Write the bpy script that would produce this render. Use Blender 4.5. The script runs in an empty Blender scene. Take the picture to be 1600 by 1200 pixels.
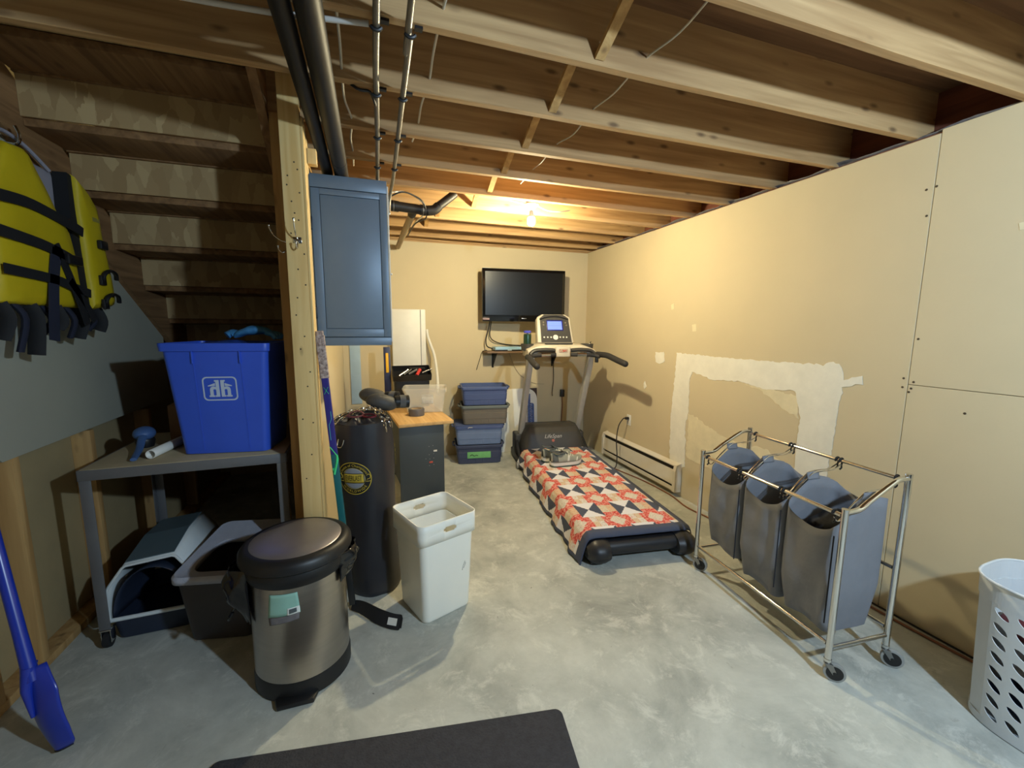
import bpy, bmesh, math, random
from mathutils import Vector, Matrix, Euler, noise
C = bpy.context.scene.collection
PI = math.pi
R = math.radians
random.seed(7)

# ------------------------------------------------------------------ camera, world, lights, exposure
sc = bpy.context.scene
cam = bpy.data.objects.new('camera', bpy.data.cameras.new('camera'))
C.objects.link(cam)
sc.camera = cam
cam.data.sensor_width = 36.0
cam.data.lens = 650.0 / 1600.0 * 36.0
cam.data.clip_start = 0.02
_yaw, _pitch, _roll, CAMZ = .3238, .1354, .0057, 1.5684
_fwd = Vector((math.sin(_yaw) * math.cos(_pitch), math.cos(_yaw) * math.cos(_pitch), -math.sin(_pitch)))
_r0 = Vector((math.cos(_yaw), -math.sin(_yaw), 0)); _u0 = _r0.cross(_fwd)
_rt = math.cos(_roll) * _r0 + math.sin(_roll) * _u0
_up = -math.sin(_roll) * _r0 + math.cos(_roll) * _u0
cam.matrix_world = Matrix(((_rt.x, _up.x, -_fwd.x, 0), (_rt.y, _up.y, -_fwd.y, 0), (_rt.z, _up.z, -_fwd.z, CAMZ), (0, 0, 0, 1)))

w = bpy.data.worlds.new('world'); sc.world = w; w.use_nodes = True
w.node_tree.nodes['Background'].inputs[0].default_value = (.80, .92, 1, 1)
w.node_tree.nodes['Background'].inputs[1].default_value = .05
sc.view_settings.view_transform = 'Standard'
sc.view_settings.look = 'None'
sc.view_settings.gamma = 1
sc.view_settings.use_curve_mapping = False
sc.view_settings.exposure = 0.0

def point_light(name, loc, power, col, rad):
    l = bpy.data.lights.new(name, 'POINT'); l.energy = power; l.color = col; l.shadow_soft_size = rad
    o = bpy.data.objects.new(name, l); o.location = loc; C.objects.link(o); return o
# the second bare bulb of the room, on the joists behind the camera
point_light('ceiling_bulb_light', (1.50, -.60, 2.20), 222, (.59, .80, 1.0), .045)
BULB = (1.24, 3.235, 2.41)          # the bulb in the picture
BULB_STRENGTH = 2700

# ------------------------------------------------------------------ colours and materials
def L(c):
    return tuple(((x / 255) / 12.92 if x / 255 <= .04045 else ((x / 255 + .055) / 1.055) ** 2.4) for x in c)
MATS = {}
def mat(name, col, rough=.6, metal=0, var=.12, scale=8, bump=0, bscale=60, col2=None, coat=0, emit=None, alpha=1, trans=0, spec=.5, stretch=(1, 1, 1)):
    """plain surface whose colour wanders a little between two tones, with fine relief"""
    if name in MATS: return MATS[name]
    m = bpy.data.materials.new(name); m.use_nodes = True; MATS[name] = m
    nt = m.node_tree; N = nt.nodes; K = nt.links; b = N['Principled BSDF']
    c1 = L(col); c2 = L(col2) if col2 else tuple(x * (1 - var * 2) for x in c1)
    tc = N.new('ShaderNodeTexCoord'); mp = N.new('ShaderNodeMapping'); mp.inputs['Scale'].default_value = stretch
    K.new(tc.outputs['Object'], mp.inputs[0])
    if var or col2:
        n = N.new('ShaderNodeTexNoise'); n.inputs['Scale'].default_value = scale; n.inputs['Detail'].default_value = 6
        n.inputs['Roughness'].default_value = .6
        r = N.new('ShaderNodeValToRGB'); r.color_ramp.elements[0].position = .32; r.color_ramp.elements[1].position = .68
        r.color_ramp.elements[0].color = (*c2, 1); r.color_ramp.elements[1].color = (*c1, 1)
        K.new(mp.outputs[0], n.inputs['Vector']); K.new(n.outputs['Fac'], r.inputs[0]); K.new(r.outputs[0], b.inputs['Base Color'])
    else:
        b.inputs['Base Color'].default_value = (*c1, 1)
    b.inputs['Roughness'].default_value = rough; b.inputs['Metallic'].default_value = metal
    b.inputs['Specular IOR Level'].default_value = spec
    b.inputs['Coat Weight'].default_value = coat
    b.inputs['Transmission Weight'].default_value = trans
    b.inputs['Alpha'].default_value = alpha
    if emit:
        b.inputs['Emission Color'].default_value = (*L(emit[0]), 1); b.inputs['Emission Strength'].default_value = emit[1]
    if bump:
        n2 = N.new('ShaderNodeTexNoise'); n2.inputs['Scale'].default_value = bscale; n2.inputs['Detail'].default_value = 4
        K.new(mp.outputs[0], n2.inputs['Vector'])
        bp = N.new('ShaderNodeBump'); bp.inputs['Strength'].default_value = bump; bp.inputs['Distance'].default_value = .01
        K.new(n2.outputs['Fac'], bp.inputs['Height']); K.new(bp.outputs[0], b.inputs['Normal'])
    return m

def wood(name, light, dark, axis=0, rough=.75, knots=.5, kcol=(70, 42, 24), grain=1.0):
    """sawn softwood: grain drawn out along one axis, scattered knots"""
    if name in MATS: return MATS[name]
    m = bpy.data.materials.new(name); m.use_nodes = True; MATS[name] = m
    nt = m.node_tree; N = nt.nodes; K = nt.links; b = N['Principled BSDF']
    tc = N.new('ShaderNodeTexCoord'); oi = N.new('ShaderNodeObjectInfo')
    ad = N.new('ShaderNodeVectorMath'); ad.operation = 'ADD'
    mu = N.new('ShaderNodeMath'); mu.operation = 'MULTIPLY'; mu.inputs[1].default_value = 37
    K.new(oi.outputs['Random'], mu.inputs[0]); K.new(tc.outputs['Object'], ad.inputs[0]); K.new(mu.outputs[0], ad.inputs[1])
    mp = N.new('ShaderNodeMapping'); s = [26 * grain] * 3; s[axis] = 1.3; mp.inputs['Scale'].default_value = s
    K.new(ad.outputs[0], mp.inputs[0])
    n = N.new('ShaderNodeTexNoise'); n.inputs['Scale'].default_value = 1; n.inputs['Detail'].default_value = 7; n.inputs['Distortion'].default_value = .6
    K.new(mp.outputs[0], n.inputs['Vector'])
    r = N.new('ShaderNodeValToRGB'); r.color_ramp.elements[0].position = .3; r.color_ramp.elements[1].position = .7
    r.color_ramp.elements[0].color = (*L(dark), 1); r.color_ramp.elements[1].color = (*L(light), 1)
    K.new(n.outputs['Fac'], r.inputs[0])
    # knots
    mp2 = N.new('ShaderNodeMapping'); s2 = [11.0] * 3; s2[axis] = 4.2; mp2.inputs['Scale'].default_value = s2
    K.new(ad.outputs[0], mp2.inputs[0])
    v = N.new('ShaderNodeTexVoronoi'); v.inputs['Scale'].default_value = 1; K.new(mp2.outputs[0], v.inputs['Vector'])
    kr = N.new('ShaderNodeValToRGB'); kr.color_ramp.elements[0].position = .06; kr.color_ramp.elements[1].position = .17
    kr.color_ramp.elements[0].color = (knots, knots, knots, 1); kr.color_ramp.elements[1].color = (0, 0, 0, 1)
    K.new(v.outputs['Distance'], kr.inputs[0])
    mx = N.new('ShaderNodeMix'); mx.data_type = 'RGBA'; mx.inputs['B'].default_value = (*L(kcol), 1)
    K.new(kr.outputs[0], mx.inputs['Factor']); K.new(r.outputs[0], mx.inputs['A']); K.new(mx.outputs['Result'], b.inputs['Base Color'])
    b.inputs['Roughness'].default_value = rough
    bp = N.new('ShaderNodeBump'); bp.inputs['Strength'].default_value = .15; bp.inputs['Distance'].default_value = .004
    K.new(n.outputs['Fac'], bp.inputs['Height']); K.new(bp.outputs[0], b.inputs['Normal'])
    return m

def osb(name, light, dark):
    """pressed strand board: flakes of many tones"""
    if name in MATS: return MATS[name]
    m = bpy.data.materials.new(name); m.use_nodes = True; MATS[name] = m
    nt = m.node_tree; N = nt.nodes; K = nt.links; b = N['Principled BSDF']
    tc = N.new('ShaderNodeTexCoord')
    mp = N.new('ShaderNodeMapping'); mp.inputs['Scale'].default_value = (22, 22, 9); mp.inputs['Rotation'].default_value = (.3, .5, .2)
    K.new(tc.outputs['Object'], mp.inputs[0])
    nz = N.new('ShaderNodeTexNoise'); nz.inputs['Scale'].default_value = 3; K.new(mp.outputs[0], nz.inputs['Vector'])
    v = N.new('ShaderNodeTexVoronoi'); v.inputs['Scale'].default_value = 1.2
    mixv = N.new('ShaderNodeMix'); mixv.data_type = 'VECTOR'; mixv.inputs['Factor'].default_value = .25
    K.new(mp.outputs[0], mixv.inputs['A']); K.new(nz.outputs['Color'], mixv.inputs['B']); K.new(mixv.outputs['Result'], v.inputs['Vector'])
    r = N.new('ShaderNodeValToRGB'); r.color_ramp.elements[0].color = (*L(dark), 1); r.color_ramp.elements[1].color = (*L(light), 1)
    sp = N.new('ShaderNodeSeparateColor'); K.new(v.outputs['Color'], sp.inputs[0]); K.new(sp.outputs[0], r.inputs[0])
    K.new(r.outputs[0], b.inputs['Base Color']); b.inputs['Roughness'].default_value = .7
    return m

def vcol(name, rough=.8, attr='Col', bump=.2):
    if name in MATS: return MATS[name]
    m = bpy.data.materials.new(name); m.use_nodes = True; MATS[name] = m
    N = m.node_tree.nodes; K = m.node_tree.links; b = N['Principled BSDF']
    a = N.new('ShaderNodeAttribute'); a.attribute_name = attr; K.new(a.outputs['Color'], b.inputs['Base Color'])
    b.inputs['Roughness'].default_value = rough
    if bump:
        tc = N.new('ShaderNodeTexCoord'); n = N.new('ShaderNodeTexNoise'); n.inputs['Scale'].default_value = 40
        K.new(tc.outputs['Object'], n.inputs['Vector'])
        bp = N.new('ShaderNodeBump'); bp.inputs['Strength'].default_value = bump; bp.inputs['Distance'].default_value = .01
        K.new(n.outputs['Fac'], bp.inputs['Height']); K.new(bp.outputs[0], b.inputs['Normal'])
    return m

# ------------------------------------------------------------------ mesh helpers
def rot(ax, ay, az): return Euler((ax, ay, az)).to_matrix().to_4x4()
def T(x, y, z): return Matrix.Translation((x, y, z))
def rrect(wd, dp, r, n=5):
    """outline of a rounded rectangle, counter-clockwise"""
    o = []
    for sx, sy, a0 in ((1, 1, 0), (-1, 1, 90), (-1, -1, 180), (1, -1, 270)):
        for k in range(n + 1):
            a = R(a0 + 90 * k / n); o.append((sx * (wd / 2 - r) + r * math.cos(a), sy * (dp / 2 - r) + r * math.sin(a)))
    return o
def smooth_path(pts, n=6):
    """Catmull-Rom through points"""
    P = [Vector(p) for p in pts]; o = []
    for i in range(len(P) - 1):
        a, b, c, d = P[max(i - 1, 0)], P[i], P[i + 1], P[min(i + 2, len(P) - 1)]
        for k in range(n):
            t = k / n
            o.append(.5 * ((2 * b) + (c - a) * t + (2 * a - 5 * b + 4 * c - d) * t * t + (3 * b - a - 3 * c + d) * t ** 3))
    o.append(P[-1]); return o

class MB:
    def __init__(s): s.bm = bmesh.new(); s.m = 0; s.M = Matrix.Identity(4)
    def _merge(s, t, M=None):
        if M is not None: t.transform(M)
        t.transform(s.M)
        for f in t.faces: f.material_index = s.m
        me = bpy.data.meshes.new('t'); t.to_mesh(me); t.free(); s.bm.from_mesh(me); bpy.data.meshes.remove(me)
        return s
    def box(s, x0, x1, y0, y1, z0, z1, bev=0, seg=2, M=None):
        t = bmesh.new(); bmesh.ops.create_cube(t, size=1)
        for v in t.verts: v.co = Vector(((x0 + x1) / 2 + v.co.x * (x1 - x0), (y0 + y1) / 2 + v.co.y * (y1 - y0), (z0 + z1) / 2 + v.co.z * (z1 - z0)))
        if bev: bmesh.ops.bevel(t, geom=t.edges[:], offset=bev, segments=seg, profile=.5, affect='EDGES')
        return s._merge(t, M)
    def loft(s, rings, cap0=True, cap1=True, closed=True, M=None):
        t = bmesh.new(); V = [[t.verts.new(p) for p in r] for r in rings]; n = len(V[0])
        for a, b in zip(V, V[1:]):
            for i in range(n if closed else n - 1):
                j = (i + 1) % n
                try: t.faces.new((a[i], a[j], b[j], b[i]))
                except ValueError: pass
        if cap0: t.faces.new(list(reversed(V[0])))
        if cap1: t.faces.new(V[-1])
        bmesh.ops.recalc_face_normals(t, faces=t.faces[:])
        return s._merge(t, M)
    def tube(s, pts, r, seg=10, caps=True, closed=False, flat=1.0, M=None):
        P = [Vector(p) for p in pts]; n = len(P); rings = []; up = None
        for i, p in enumerate(P):
            if closed: d = (P[(i + 1) % n] - P[i - 1])
            else: d = P[min(i + 1, n - 1)] - P[max(i - 1, 0)]
            if d.length < 1e-9: d = Vector((0, 0, 1))
            d.normalize()
            if up is None:
                up = Vector((0, 0, 1)) if abs(d.z) < .9 else Vector((0, 1, 0))
            up = up - d * up.dot(d)
            if up.length < 1e-6: up = d.orthogonal()
            up.normalize(); sd = d.cross(up)
            rr = r[i] if isinstance(r, (list, tuple)) else r
            rings.append([p + sd * (rr * math.cos(2 * PI * k / seg)) + up * (rr * flat * math.sin(2 * PI * k / seg)) for k in range(seg)])
        if closed: rings.append(rings[0])
        if closed: caps = False
        return s.loft(rings, caps, caps, True, M)
    def lathe(s, prof, seg=24, c=(0, 0, 0), sx=1, sy=1, cap0=True, cap1=True, M=None):
        rings = [[(c[0] + sx * r * math.cos(2 * PI * k / seg), c[1] + sy * r * math.sin(2 * PI * k / seg), c[2] + z) for k in range(seg)] for r, z in prof]
        return s.loft(rings, cap0, cap1, True, M)
    def cyl(s, a, b, r, seg=14, r2=None): return s.tube([a, b], [r, r if r2 is None else r2], seg)
    def prism(s, poly, h, M=None, bev=0):
        """polygon in x,y pushed up by h"""
        t = bmesh.new(); b = [t.verts.new((p[0], p[1], 0)) for p in poly]; f = t.faces.new(b)
        g = bmesh.ops.extrude_face_region(t, geom=[f]); vs = [e for e in g['geom'] if isinstance(e, bmesh.types.BMVert)]
        bmesh.ops.translate(t, verts=vs, vec=(0, 0, h)); bmesh.ops.recalc_face_normals(t, faces=t.faces[:])
        if bev: bmesh.ops.bevel(t, geom=t.edges[:], offset=bev, segments=2, profile=.5, affect='EDGES')
        return s._merge(t, M)
    def grid(s, fn, nu, nv, M=None, cu=False):
        t = bmesh.new(); V = [[t.verts.new(fn(i / (nu if cu else nu), j / nv)) for i in range(nu if cu else nu + 1)] for j in range(nv + 1)]
        for j in range(nv):
            for i in range(nu):
                k = (i + 1) % len(V[0]) if cu else i + 1
                t.faces.new((V[j][i], V[j][k], V[j + 1][k], V[j + 1][i]))
        return s._merge(t, M)
    def ball(s, c, rx, ry=None, rz=None, u=16, v=10, M=None):
        t = bmesh.new(); bmesh.ops.create_uvsphere(t, u_segments=u, v_segments=v, radius=1)
        for q in t.verts: q.co = Vector((c[0] + q.co.x * rx, c[1] + q.co.y * (ry or rx), c[2] + q.co.z * (rz or rx)))
        return s._merge(t, M)
    def warp(s, fn):
        for v in s.bm.verts: v.co = Vector(fn(v.co))
        return s
    def out(s, name, mats, parent=None, smooth=True, angle=35, solid=0, sub=0):
        me = bpy.data.meshes.new(name); s.bm.to_mesh(me); s.bm.free()
        for m in (mats if isinstance(mats, (list, tuple)) else [mats]): me.materials.append(m)
        if smooth:
            me.polygons.foreach_set('use_smooth', [True] * len(me.polygons)); me.set_sharp_from_angle(angle=R(angle))
        o = bpy.data.objects.new(name, me); C.objects.link(o)
        if parent: o.parent = parent
        if solid:
            md = o.modifiers.new('solid', 'SOLIDIFY'); md.thickness = solid; md.offset = 0
        if sub:
            md = o.modifiers.new('sub', 'SUBSURF'); md.levels = sub; md.render_levels = sub
        return o
def thing(name, label, cat, loc=(0, 0, 0), rz=0, group=None):
    o = bpy.data.objects.new(name, None); C.objects.link(o); o.location = loc; o.rotation_euler = (0, 0, rz)
    return tag(o, label, cat, group)
def tag(o, label, cat, group=None):
    o['label'] = label; o['category'] = cat
    if group: o['group'] = group
    return o
def struct(o): o['kind'] = 'structure'; return o
def copy_tree(o, parent=None):
    c = o.copy(); C.objects.link(c)
    if parent: c.parent = parent
    for ch in list(o.children): copy_tree(ch, c)
    return c
def letters(name, body, m, size, M, parent, ext=.0008, shear=0, align='CENTER', warp=None, space=1):
    cu = bpy.data.curves.new('f', 'FONT'); cu.body = body; cu.size = size; cu.extrude = ext; cu.shear = shear
    cu.align_x = align; cu.align_y = 'CENTER'; cu.resolution_u = 3; cu.space_character = space
    o = bpy.data.objects.new('f', cu); me = bpy.data.meshes.new_from_object(o)
    bpy.data.objects.remove(o); bpy.data.curves.remove(cu)
    if warp:
        for v in me.vertices: v.co = warp(v.co)
    me.transform(M); me.materials.clear(); me.materials.append(m); me.name = name
    o = bpy.data.objects.new(name, me); C.objects.link(o); o.parent = parent; return o
FACE_Y = rot(PI / 2, 0, 0)      # a flat x,y drawing stood upright, seen from -y
# ------------------------------------------------------------------ the room
RX, BY, HZ, S0, SP = 2.6917, 4.96, 2.5388, 1.544, .4064
LX = -1.56; ZS = HZ + .235; FRONT = -1.6
M_wall = mat('beige_wall_paint', (204, 189, 156), .85, var=.03, scale=1.5, bump=.03, bscale=90)
M_mud = mat('white_joint_compound', (232, 228, 214), .9, var=.05, scale=9, bump=.1, bscale=40)
M_mud2 = mat('thin_joint_compound', (224, 212, 178), .9, var=.06, scale=12)
M_joist = wood('joist_wood', (196, 160, 112), (156, 120, 78), 0, knots=.7)
M_subfl = wood('subfloor_wood', (136, 100, 68), (98, 66, 42), 0, knots=.3)
M_rim = wood('rim_board_wood', (120, 66, 44), (86, 44, 30), 1, knots=.3)
M_pine = wood('pine_post_wood', (226, 196, 136), (206, 168, 104), 2, knots=.95, kcol=(84, 52, 28))
M_stairw = wood('stair_wood', (150, 112, 72), (110, 78, 46), 1, knots=.4)
M_stud = wood('stud_wood', (198, 160, 104), (164, 124, 74), 2, knots=.5)
M_osb = osb('strand_board', (188, 160, 114), (158, 128, 86))

def concrete():
    m = bpy.data.materials.new('concrete_floor'); m.use_nodes = True
    nt = m.node_tree; N = nt.nodes; K = nt.links; b = N['Principled BSDF']
    tc = N.new('ShaderNodeTexCoord')
    def nz(sc_, det, dist=0, rgh=.6):
        n = N.new('ShaderNodeTexNoise'); n.inputs['Scale'].default_value = sc_; n.inputs['Detail'].default_value = det
        n.inputs['Distortion'].default_value = dist; n.inputs['Roughness'].default_value = rgh
        K.new(tc.outputs['Object'], n.inputs['Vector']); return n
    def ramp(src, stops):
        r = N.new('ShaderNodeValToRGB'); e = r.color_ramp.elements
        while len(e) > len(stops): e.remove(e[-1])
        while len(e) < len(stops): e.new(.5)
        for q, (p, c) in zip(e, stops): q.position = p; q.color = (*c, 1)
        K.new(src, r.inputs[0]); return r
    def mix(a, bb, fac, mode='MIX'):
        x = N.new('ShaderNodeMix'); x.data_type = 'RGBA'; x.blend_type = mode
        K.new(a, x.inputs['A'])
        if isinstance(bb, tuple): x.inputs['B'].default_value = (*bb, 1)
        else: K.new(bb, x.inputs['B'])
        if isinstance(fac, float): x.inputs['Factor'].default_value = fac
        else: K.new(fac, x.inputs['Factor'])
        return x.outputs['Result']
    base = ramp(nz(1.9, 10, .3, .68).outputs['Fac'], [(.30, L((146, 148, 142))), (.5, L((182, 184, 176))), (.68, L((204, 205, 196)))]).outputs[0]
    # trowelled pale smears
    sm = ramp(nz(5.5, 12, .5, .78).outputs['Fac'], [(.52, (0, 0, 0)), (.62, (1, 1, 1))]).outputs[0]
    mf = N.new('ShaderNodeMath'); mf.operation = 'MULTIPLY'; mf.inputs[1].default_value = .5; K.new(sm, mf.inputs[0])
    c = mix(base, L((222, 222, 212)), mf.outputs[0])
    # dark stains, brown marks
    st = ramp(nz(7.5, 5, 1.0).outputs['Fac'], [(.68, (0, 0, 0)), (.78, (1, 1, 1))]).outputs[0]
    ms = N.new('ShaderNodeMath'); ms.operation = 'MULTIPLY'; ms.inputs[1].default_value = .45; K.new(st, ms.inputs[0])
    c = mix(c, L((112, 98, 80)), ms.outputs[0])
    sp = ramp(nz(46, 2, .4).outputs['Fac'], [(.76, (0, 0, 0)), (.8, (1, 1, 1))]).outputs[0]
    c = mix(c, L((88, 82, 74)), sp)
    K.new(c, b.inputs['Base Color']); b.inputs['Roughness'].default_value = .62; b.inputs['Specular IOR Level'].default_value = .35
    bp = N.new('ShaderNodeBump'); bp.inputs['Strength'].default_value = .12; bp.inputs['Distance'].default_value = .01
    K.new(nz(18, 8).outputs['Fac'], bp.inputs['Height']); K.new(bp.outputs[0], b.inputs['Normal'])
    return m
floor = struct(MB().box(LX - .1, RX + .2, FRONT, BY + .2, -.1, 0).out('floor', concrete(), smooth=False))

# right wall: backing, three drywall sheets with open joints, patches of joint compound
wr = struct(MB().box(RX + .013, RX + .1, FRONT, BY + .1, 0, HZ - .012).out('wall_right', M_wall, smooth=False))
SX, SZ = 1.409, 1.28
def sheet(y0, y1, z0, z1): return MB().box(RX, RX + .013, y0, y1, z0, z1, .002, 1).out('drywall_sheet', M_wall, wr)
sheet(SX + .0015, BY, 0, HZ - .012)
sheet(FRONT, SX - .0015, SZ, HZ + .004)
sheet(FRONT, SX - .0015, 0, SZ - .0025)
def patch(pts, m=M_mud, amp=.012, th=.0035, name='plaster_patch', n=7):
    o = []
    for i, p in enumerate(pts):
        q = pts[(i + 1) % len(pts)]
        d = max(1, int(math.hypot(q[0] - p[0], q[1] - p[1]) / .018))
        for k in range(d):
            t = k / d; a = p[0] + (q[0] - p[0]) * t; b = p[1] + (q[1] - p[1]) * t
            o.append((a + amp * (noise.noise((a * 30, b * 30, 1)) + .6 * noise.noise((a * 90, b * 90, 4))), b + amp * (noise.noise((a * 30, b * 30, 9)) + .6 * noise.noise((a * 90, b * 90, 14)))))
    t = MB(); t.prism(o, th, Matrix(((0, 0, -1, RX), (1, 0, 0, 0), (0, 1, 0, 0), (0, 0, 0, 1))))
    return t.out(name, m, wr, smooth=False)
patch([(3.19, 1.34), (2.46, 1.335), (1.86, 1.345), (1.80, 1.37), (1.745, 1.345), (1.72, 1.27), (1.63, 1.30), (1.62, 1.255), (1.73, 1.22), (1.74, 1.0), (1.76, .66), (1.80, .45), (1.96, .45), (1.98, .70), (1.965, .98), (2.02, 1.16), (2.25, 1.13), (2.45, 1.165), (2.75, 1.14), (2.98, 1.19), (3.005, 1.12), (3.0, .80), (3.02, .70), (3.0, .30), (3.20, .22), (3.225, .72), (3.20, 1.12)])
patch([(2.99, .80), (2.88, .79), (2.72, .72), (2.5, .68), (2.2, .70), (2.0, .62), (1.99, .40), (2.4, .36), (2.99, .40)], M_mud2, .02, .002)
patch([(2.45, 1.155), (2.3, 1.13), (2.1, 1.02), (1.985, .98), (1.99, 1.12), (2.2, 1.14)], M_mud2, .015, .0022)
patch([(3.50, 1.33), (3.38, 1.335), (3.36, 1.25), (3.42, 1.215), (3.49, 1.23)], M_mud, .01)
patch([(3.67, .99), (3.645, 1.02), (3.62, .96), (3.65, .93)], M_mud, .008)
patch([(3.02, 1.60), (2.97, 1.605), (2.965, 1.545), (3.01, 1.54)], M_mud2, .006, .002)
patch([(3.31, 1.79), (3.27, 1.80), (3.265, 1.745), (3.30, 1.74)], M_mud2, .006, .002)
patch([(1.09, 2.03), (1.05, 2.04), (1.055, 2.0), (1.085, 2.0)], M_mud2, .006, .002)
M_nail = mat('dark_nail_dimple', (70, 58, 44), .8, var=0)
for y, z in ((1.385, 1.295), (1.392, 1.26), (1.43, 1.262), (1.40, 1.24), (1.44, 2.27), (1.40, 2.275), (1.425, 2.14), (1.39, 1.52), (1.17, 1.17), (1.43, 1.31)):
    MB().lathe([(.001, 0), (.006, -.001), (.006, -.0015)], 8, M=T(RX, y, z) @ rot(0, PI / 2, 0)).out('nail_dimple', M_nail, wr)

# back wall
wb = struct(MB().box(LX - .1, RX + .1, BY, BY + .1, 0, HZ - .02).out('wall_back', M_wall, smooth=False))
MB().box(-.3, RX + .1, BY + .012, BY + .1, HZ - .02, HZ - .001).out('top_plate', M_joist, wb, smooth=False)
M_bluepaint = mat('pale_blue_board', (164, 188, 208), .7, var=.05)
MB().box(-.24, -.13, BY - .012, BY, .70, 1.42, .002).out('pale_blue_board', M_bluepaint, wb)

# left wall under the stairs: studs, kraft backing, a grey hardboard panel
M_kraft = mat('kraft_backing', (168, 148, 108), .9, var=.08, scale=3, bump=.1, bscale=12)
wl = struct(MB().box(LX - .1, LX, FRONT, BY, 0, ZS).out('wall_left', M_kraft, smooth=False))
for y in (.55, 1.15, 1.60, 2.05, 2.30, 2.82, 3.45, 4.1):
    MB().box(LX, LX + .085, y, y + .04, .04, 2.40 if y < 2.5 else 1.0, .003).out('stud', M_stud, wl)
MB().box(LX, LX + .085, FRONT, BY, 0, .04, .003).out('sole_plate', M_stud, wl)
M_hard = mat('grey_hardboard', (166, 164, 148), .75, var=.04, scale=2)
MB().prism([(2.21, 1.03), (2.235, 1.005), (3.75, 1.03), (3.75, 1.54), (2.21, 2.60)], .01, Matrix(((0, 0, 1, LX + .088), (1, 0, 0, 0), (0, 1, 0, 0), (0, 0, 0, 1)))).out('hardboard_panel', M_hard, wl, smooth=False)

# partition between the stairs and the room
wi = struct(MB().box(-.41, -.32, 2.30, BY, 0, HZ).out('wall_partition', M_stud, smooth=False))
MB().box(-.32, -.308, 2.30, BY, 0, 2.48, .001, 1).out('drywall_sheet', M_wall, wi)

# subfloor with its joists, plus an added box closing the stairwell against stray light
ce = struct(MB().box(LX - .1, RX + .2, FRONT, 1.95, ZS, ZS + .03).box(-.42, RX + .2, 1.95, BY + .2, ZS, ZS + .03).box(LX - .1, -.42, 1.95, BY + .2, ZS, ZS + .03).out('ceiling', M_subfl, smooth=False))
J0 = {}
for k in range(-7, 9):
    y = S0 + k * SP; x0 = LX - .05 if k <= 1 else -.42
    n = 36; rings = []
    rr = random.Random(k)
    for i in range(n + 1):
        x = x0 + (RX + .12 - x0) * i / n
        dz = .004 * noise.noise((x * 1.3, k * 3.1, 0)); dy = .004 * noise.noise((x, k * 5.7, 3))
        b = .003
        rings.append([(x, y - .038 + dy + b, HZ + dz), (x, y + dy - b, HZ + dz), (x, y + dy, HZ + b + dz), (x, y + dy, ZS), (x, y - .038 + dy, ZS), (x, y - .038 + dy, HZ + b + dz)])
    MB().loft(rings).out('joist', M_joist, ce)
# rim board and sill above the right wall, with a torn strip of vapour barrier
MB().box(RX + .122, RX + .16, FRONT, BY + .1, HZ - .012, ZS).out('rim_board', M_rim, ce, smooth=False)
MB().box(RX + .014, RX + .121, FRONT, BY + .1, HZ - .0119, HZ - .003).out('sill_plate', M_rim, ce, smooth=False)
M_film = mat('grey_vapour_film', (120, 116, 118), .3, var=.2, scale=20, spec=.8)
def film(u, v):
    y = .9 + 3.9 * u; a = v * 1.2
    return (RX + .006 + .028 * math.sin(a * 2.6) + .006 * noise.noise((y * 14, v * 3, 2)), y, HZ - .014 + .045 * v * (.55 + .45 * noise.noise((y * 5, 0, 7))) + .006 * noise.noise((y * 22, v * 5, 5)))
MB().grid(film, 160, 5).out('vapour_barrier', M_film, ce, solid=.0015)
MB().box(LX - .05, RX + .12, BY - .003, BY + .035, HZ, ZS).out('rim_board', M_joist, ce, smooth=False)
# wooden bridging between joists
def brace(x, k, zt=ZS - .01, x2=None, w_=.038):
    ya = S0 + (k - 1) * SP; yb = S0 + k * SP - .038
    a = Vector((x if x2 is None else x2, ya, zt - .03)); b = Vector((x, yb, HZ + .022))
    d = (b - a).normalized(); s = Vector((1, 0, 0)); s = (s - d * s.dot(d)).normalized(); n = d.cross(s)
    rings = [[p + s * (w_ / 2 * i) + n * (.009 * j) for i, j in ((-1, -1), (1, -1), (1, 1), (-1, 1))] for p in (a, b)]
    return MB().loft(rings).out('bridging_strip', M_stud, ce, smooth=False)
brace(.84, 0); brace(.83, 1); brace(.845, 2); brace(.85, 3); brace(.866, 4); brace(.84, 5); brace(.60, 6); brace(.55, 7)

# the stairs, seen from below
st = thing('staircase', 'open underside of a wooden staircase with strand board risers at left', 'stairs', (-.94, 2.2, 0))
oy = -2.2; ox = .94
def sl(y): return 2.48 - .705 * (y - 2.573)
for x in (-1.470, -.452):
    MB().prism([(1.955, sl(1.955) - .17), (4.7, sl(4.7) - .17), (4.7, sl(4.7) + .13), (2.36, HZ + .23), (1.955, HZ + .23)], .038, T(ox, oy, 0) @ Matrix(((0, 0, 1, x), (1, 0, 0, 0), (0, 1, 0, 0), (0, 0, 0, 1)))).out('stringer', M_stairw, st, smooth=False)
for j in range(-1, 7):
    y = 2.573 + .305 * j; z = 2.48 - .215 * j
    if j >= -1:
        MB().box(-1.432 + ox, -.452 + ox, y + oy, y + .32 + oy, z - .036, z - .001, .004).out('tread', M_stairw, st)
    MB().box(-1.431 + ox, -.453 + ox, y - .013 + oy, y - .001 + oy, z, min(z + .214, ZS)).out('riser', M_osb, st, smooth=False)
    MB().box(-1.431 + ox, -.453 + ox, y - .034 + oy, y - .014 + oy, z + .172, z + .212 if j >= 0 else z + .20, .002).out('cleat', M_stairw, st)
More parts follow.
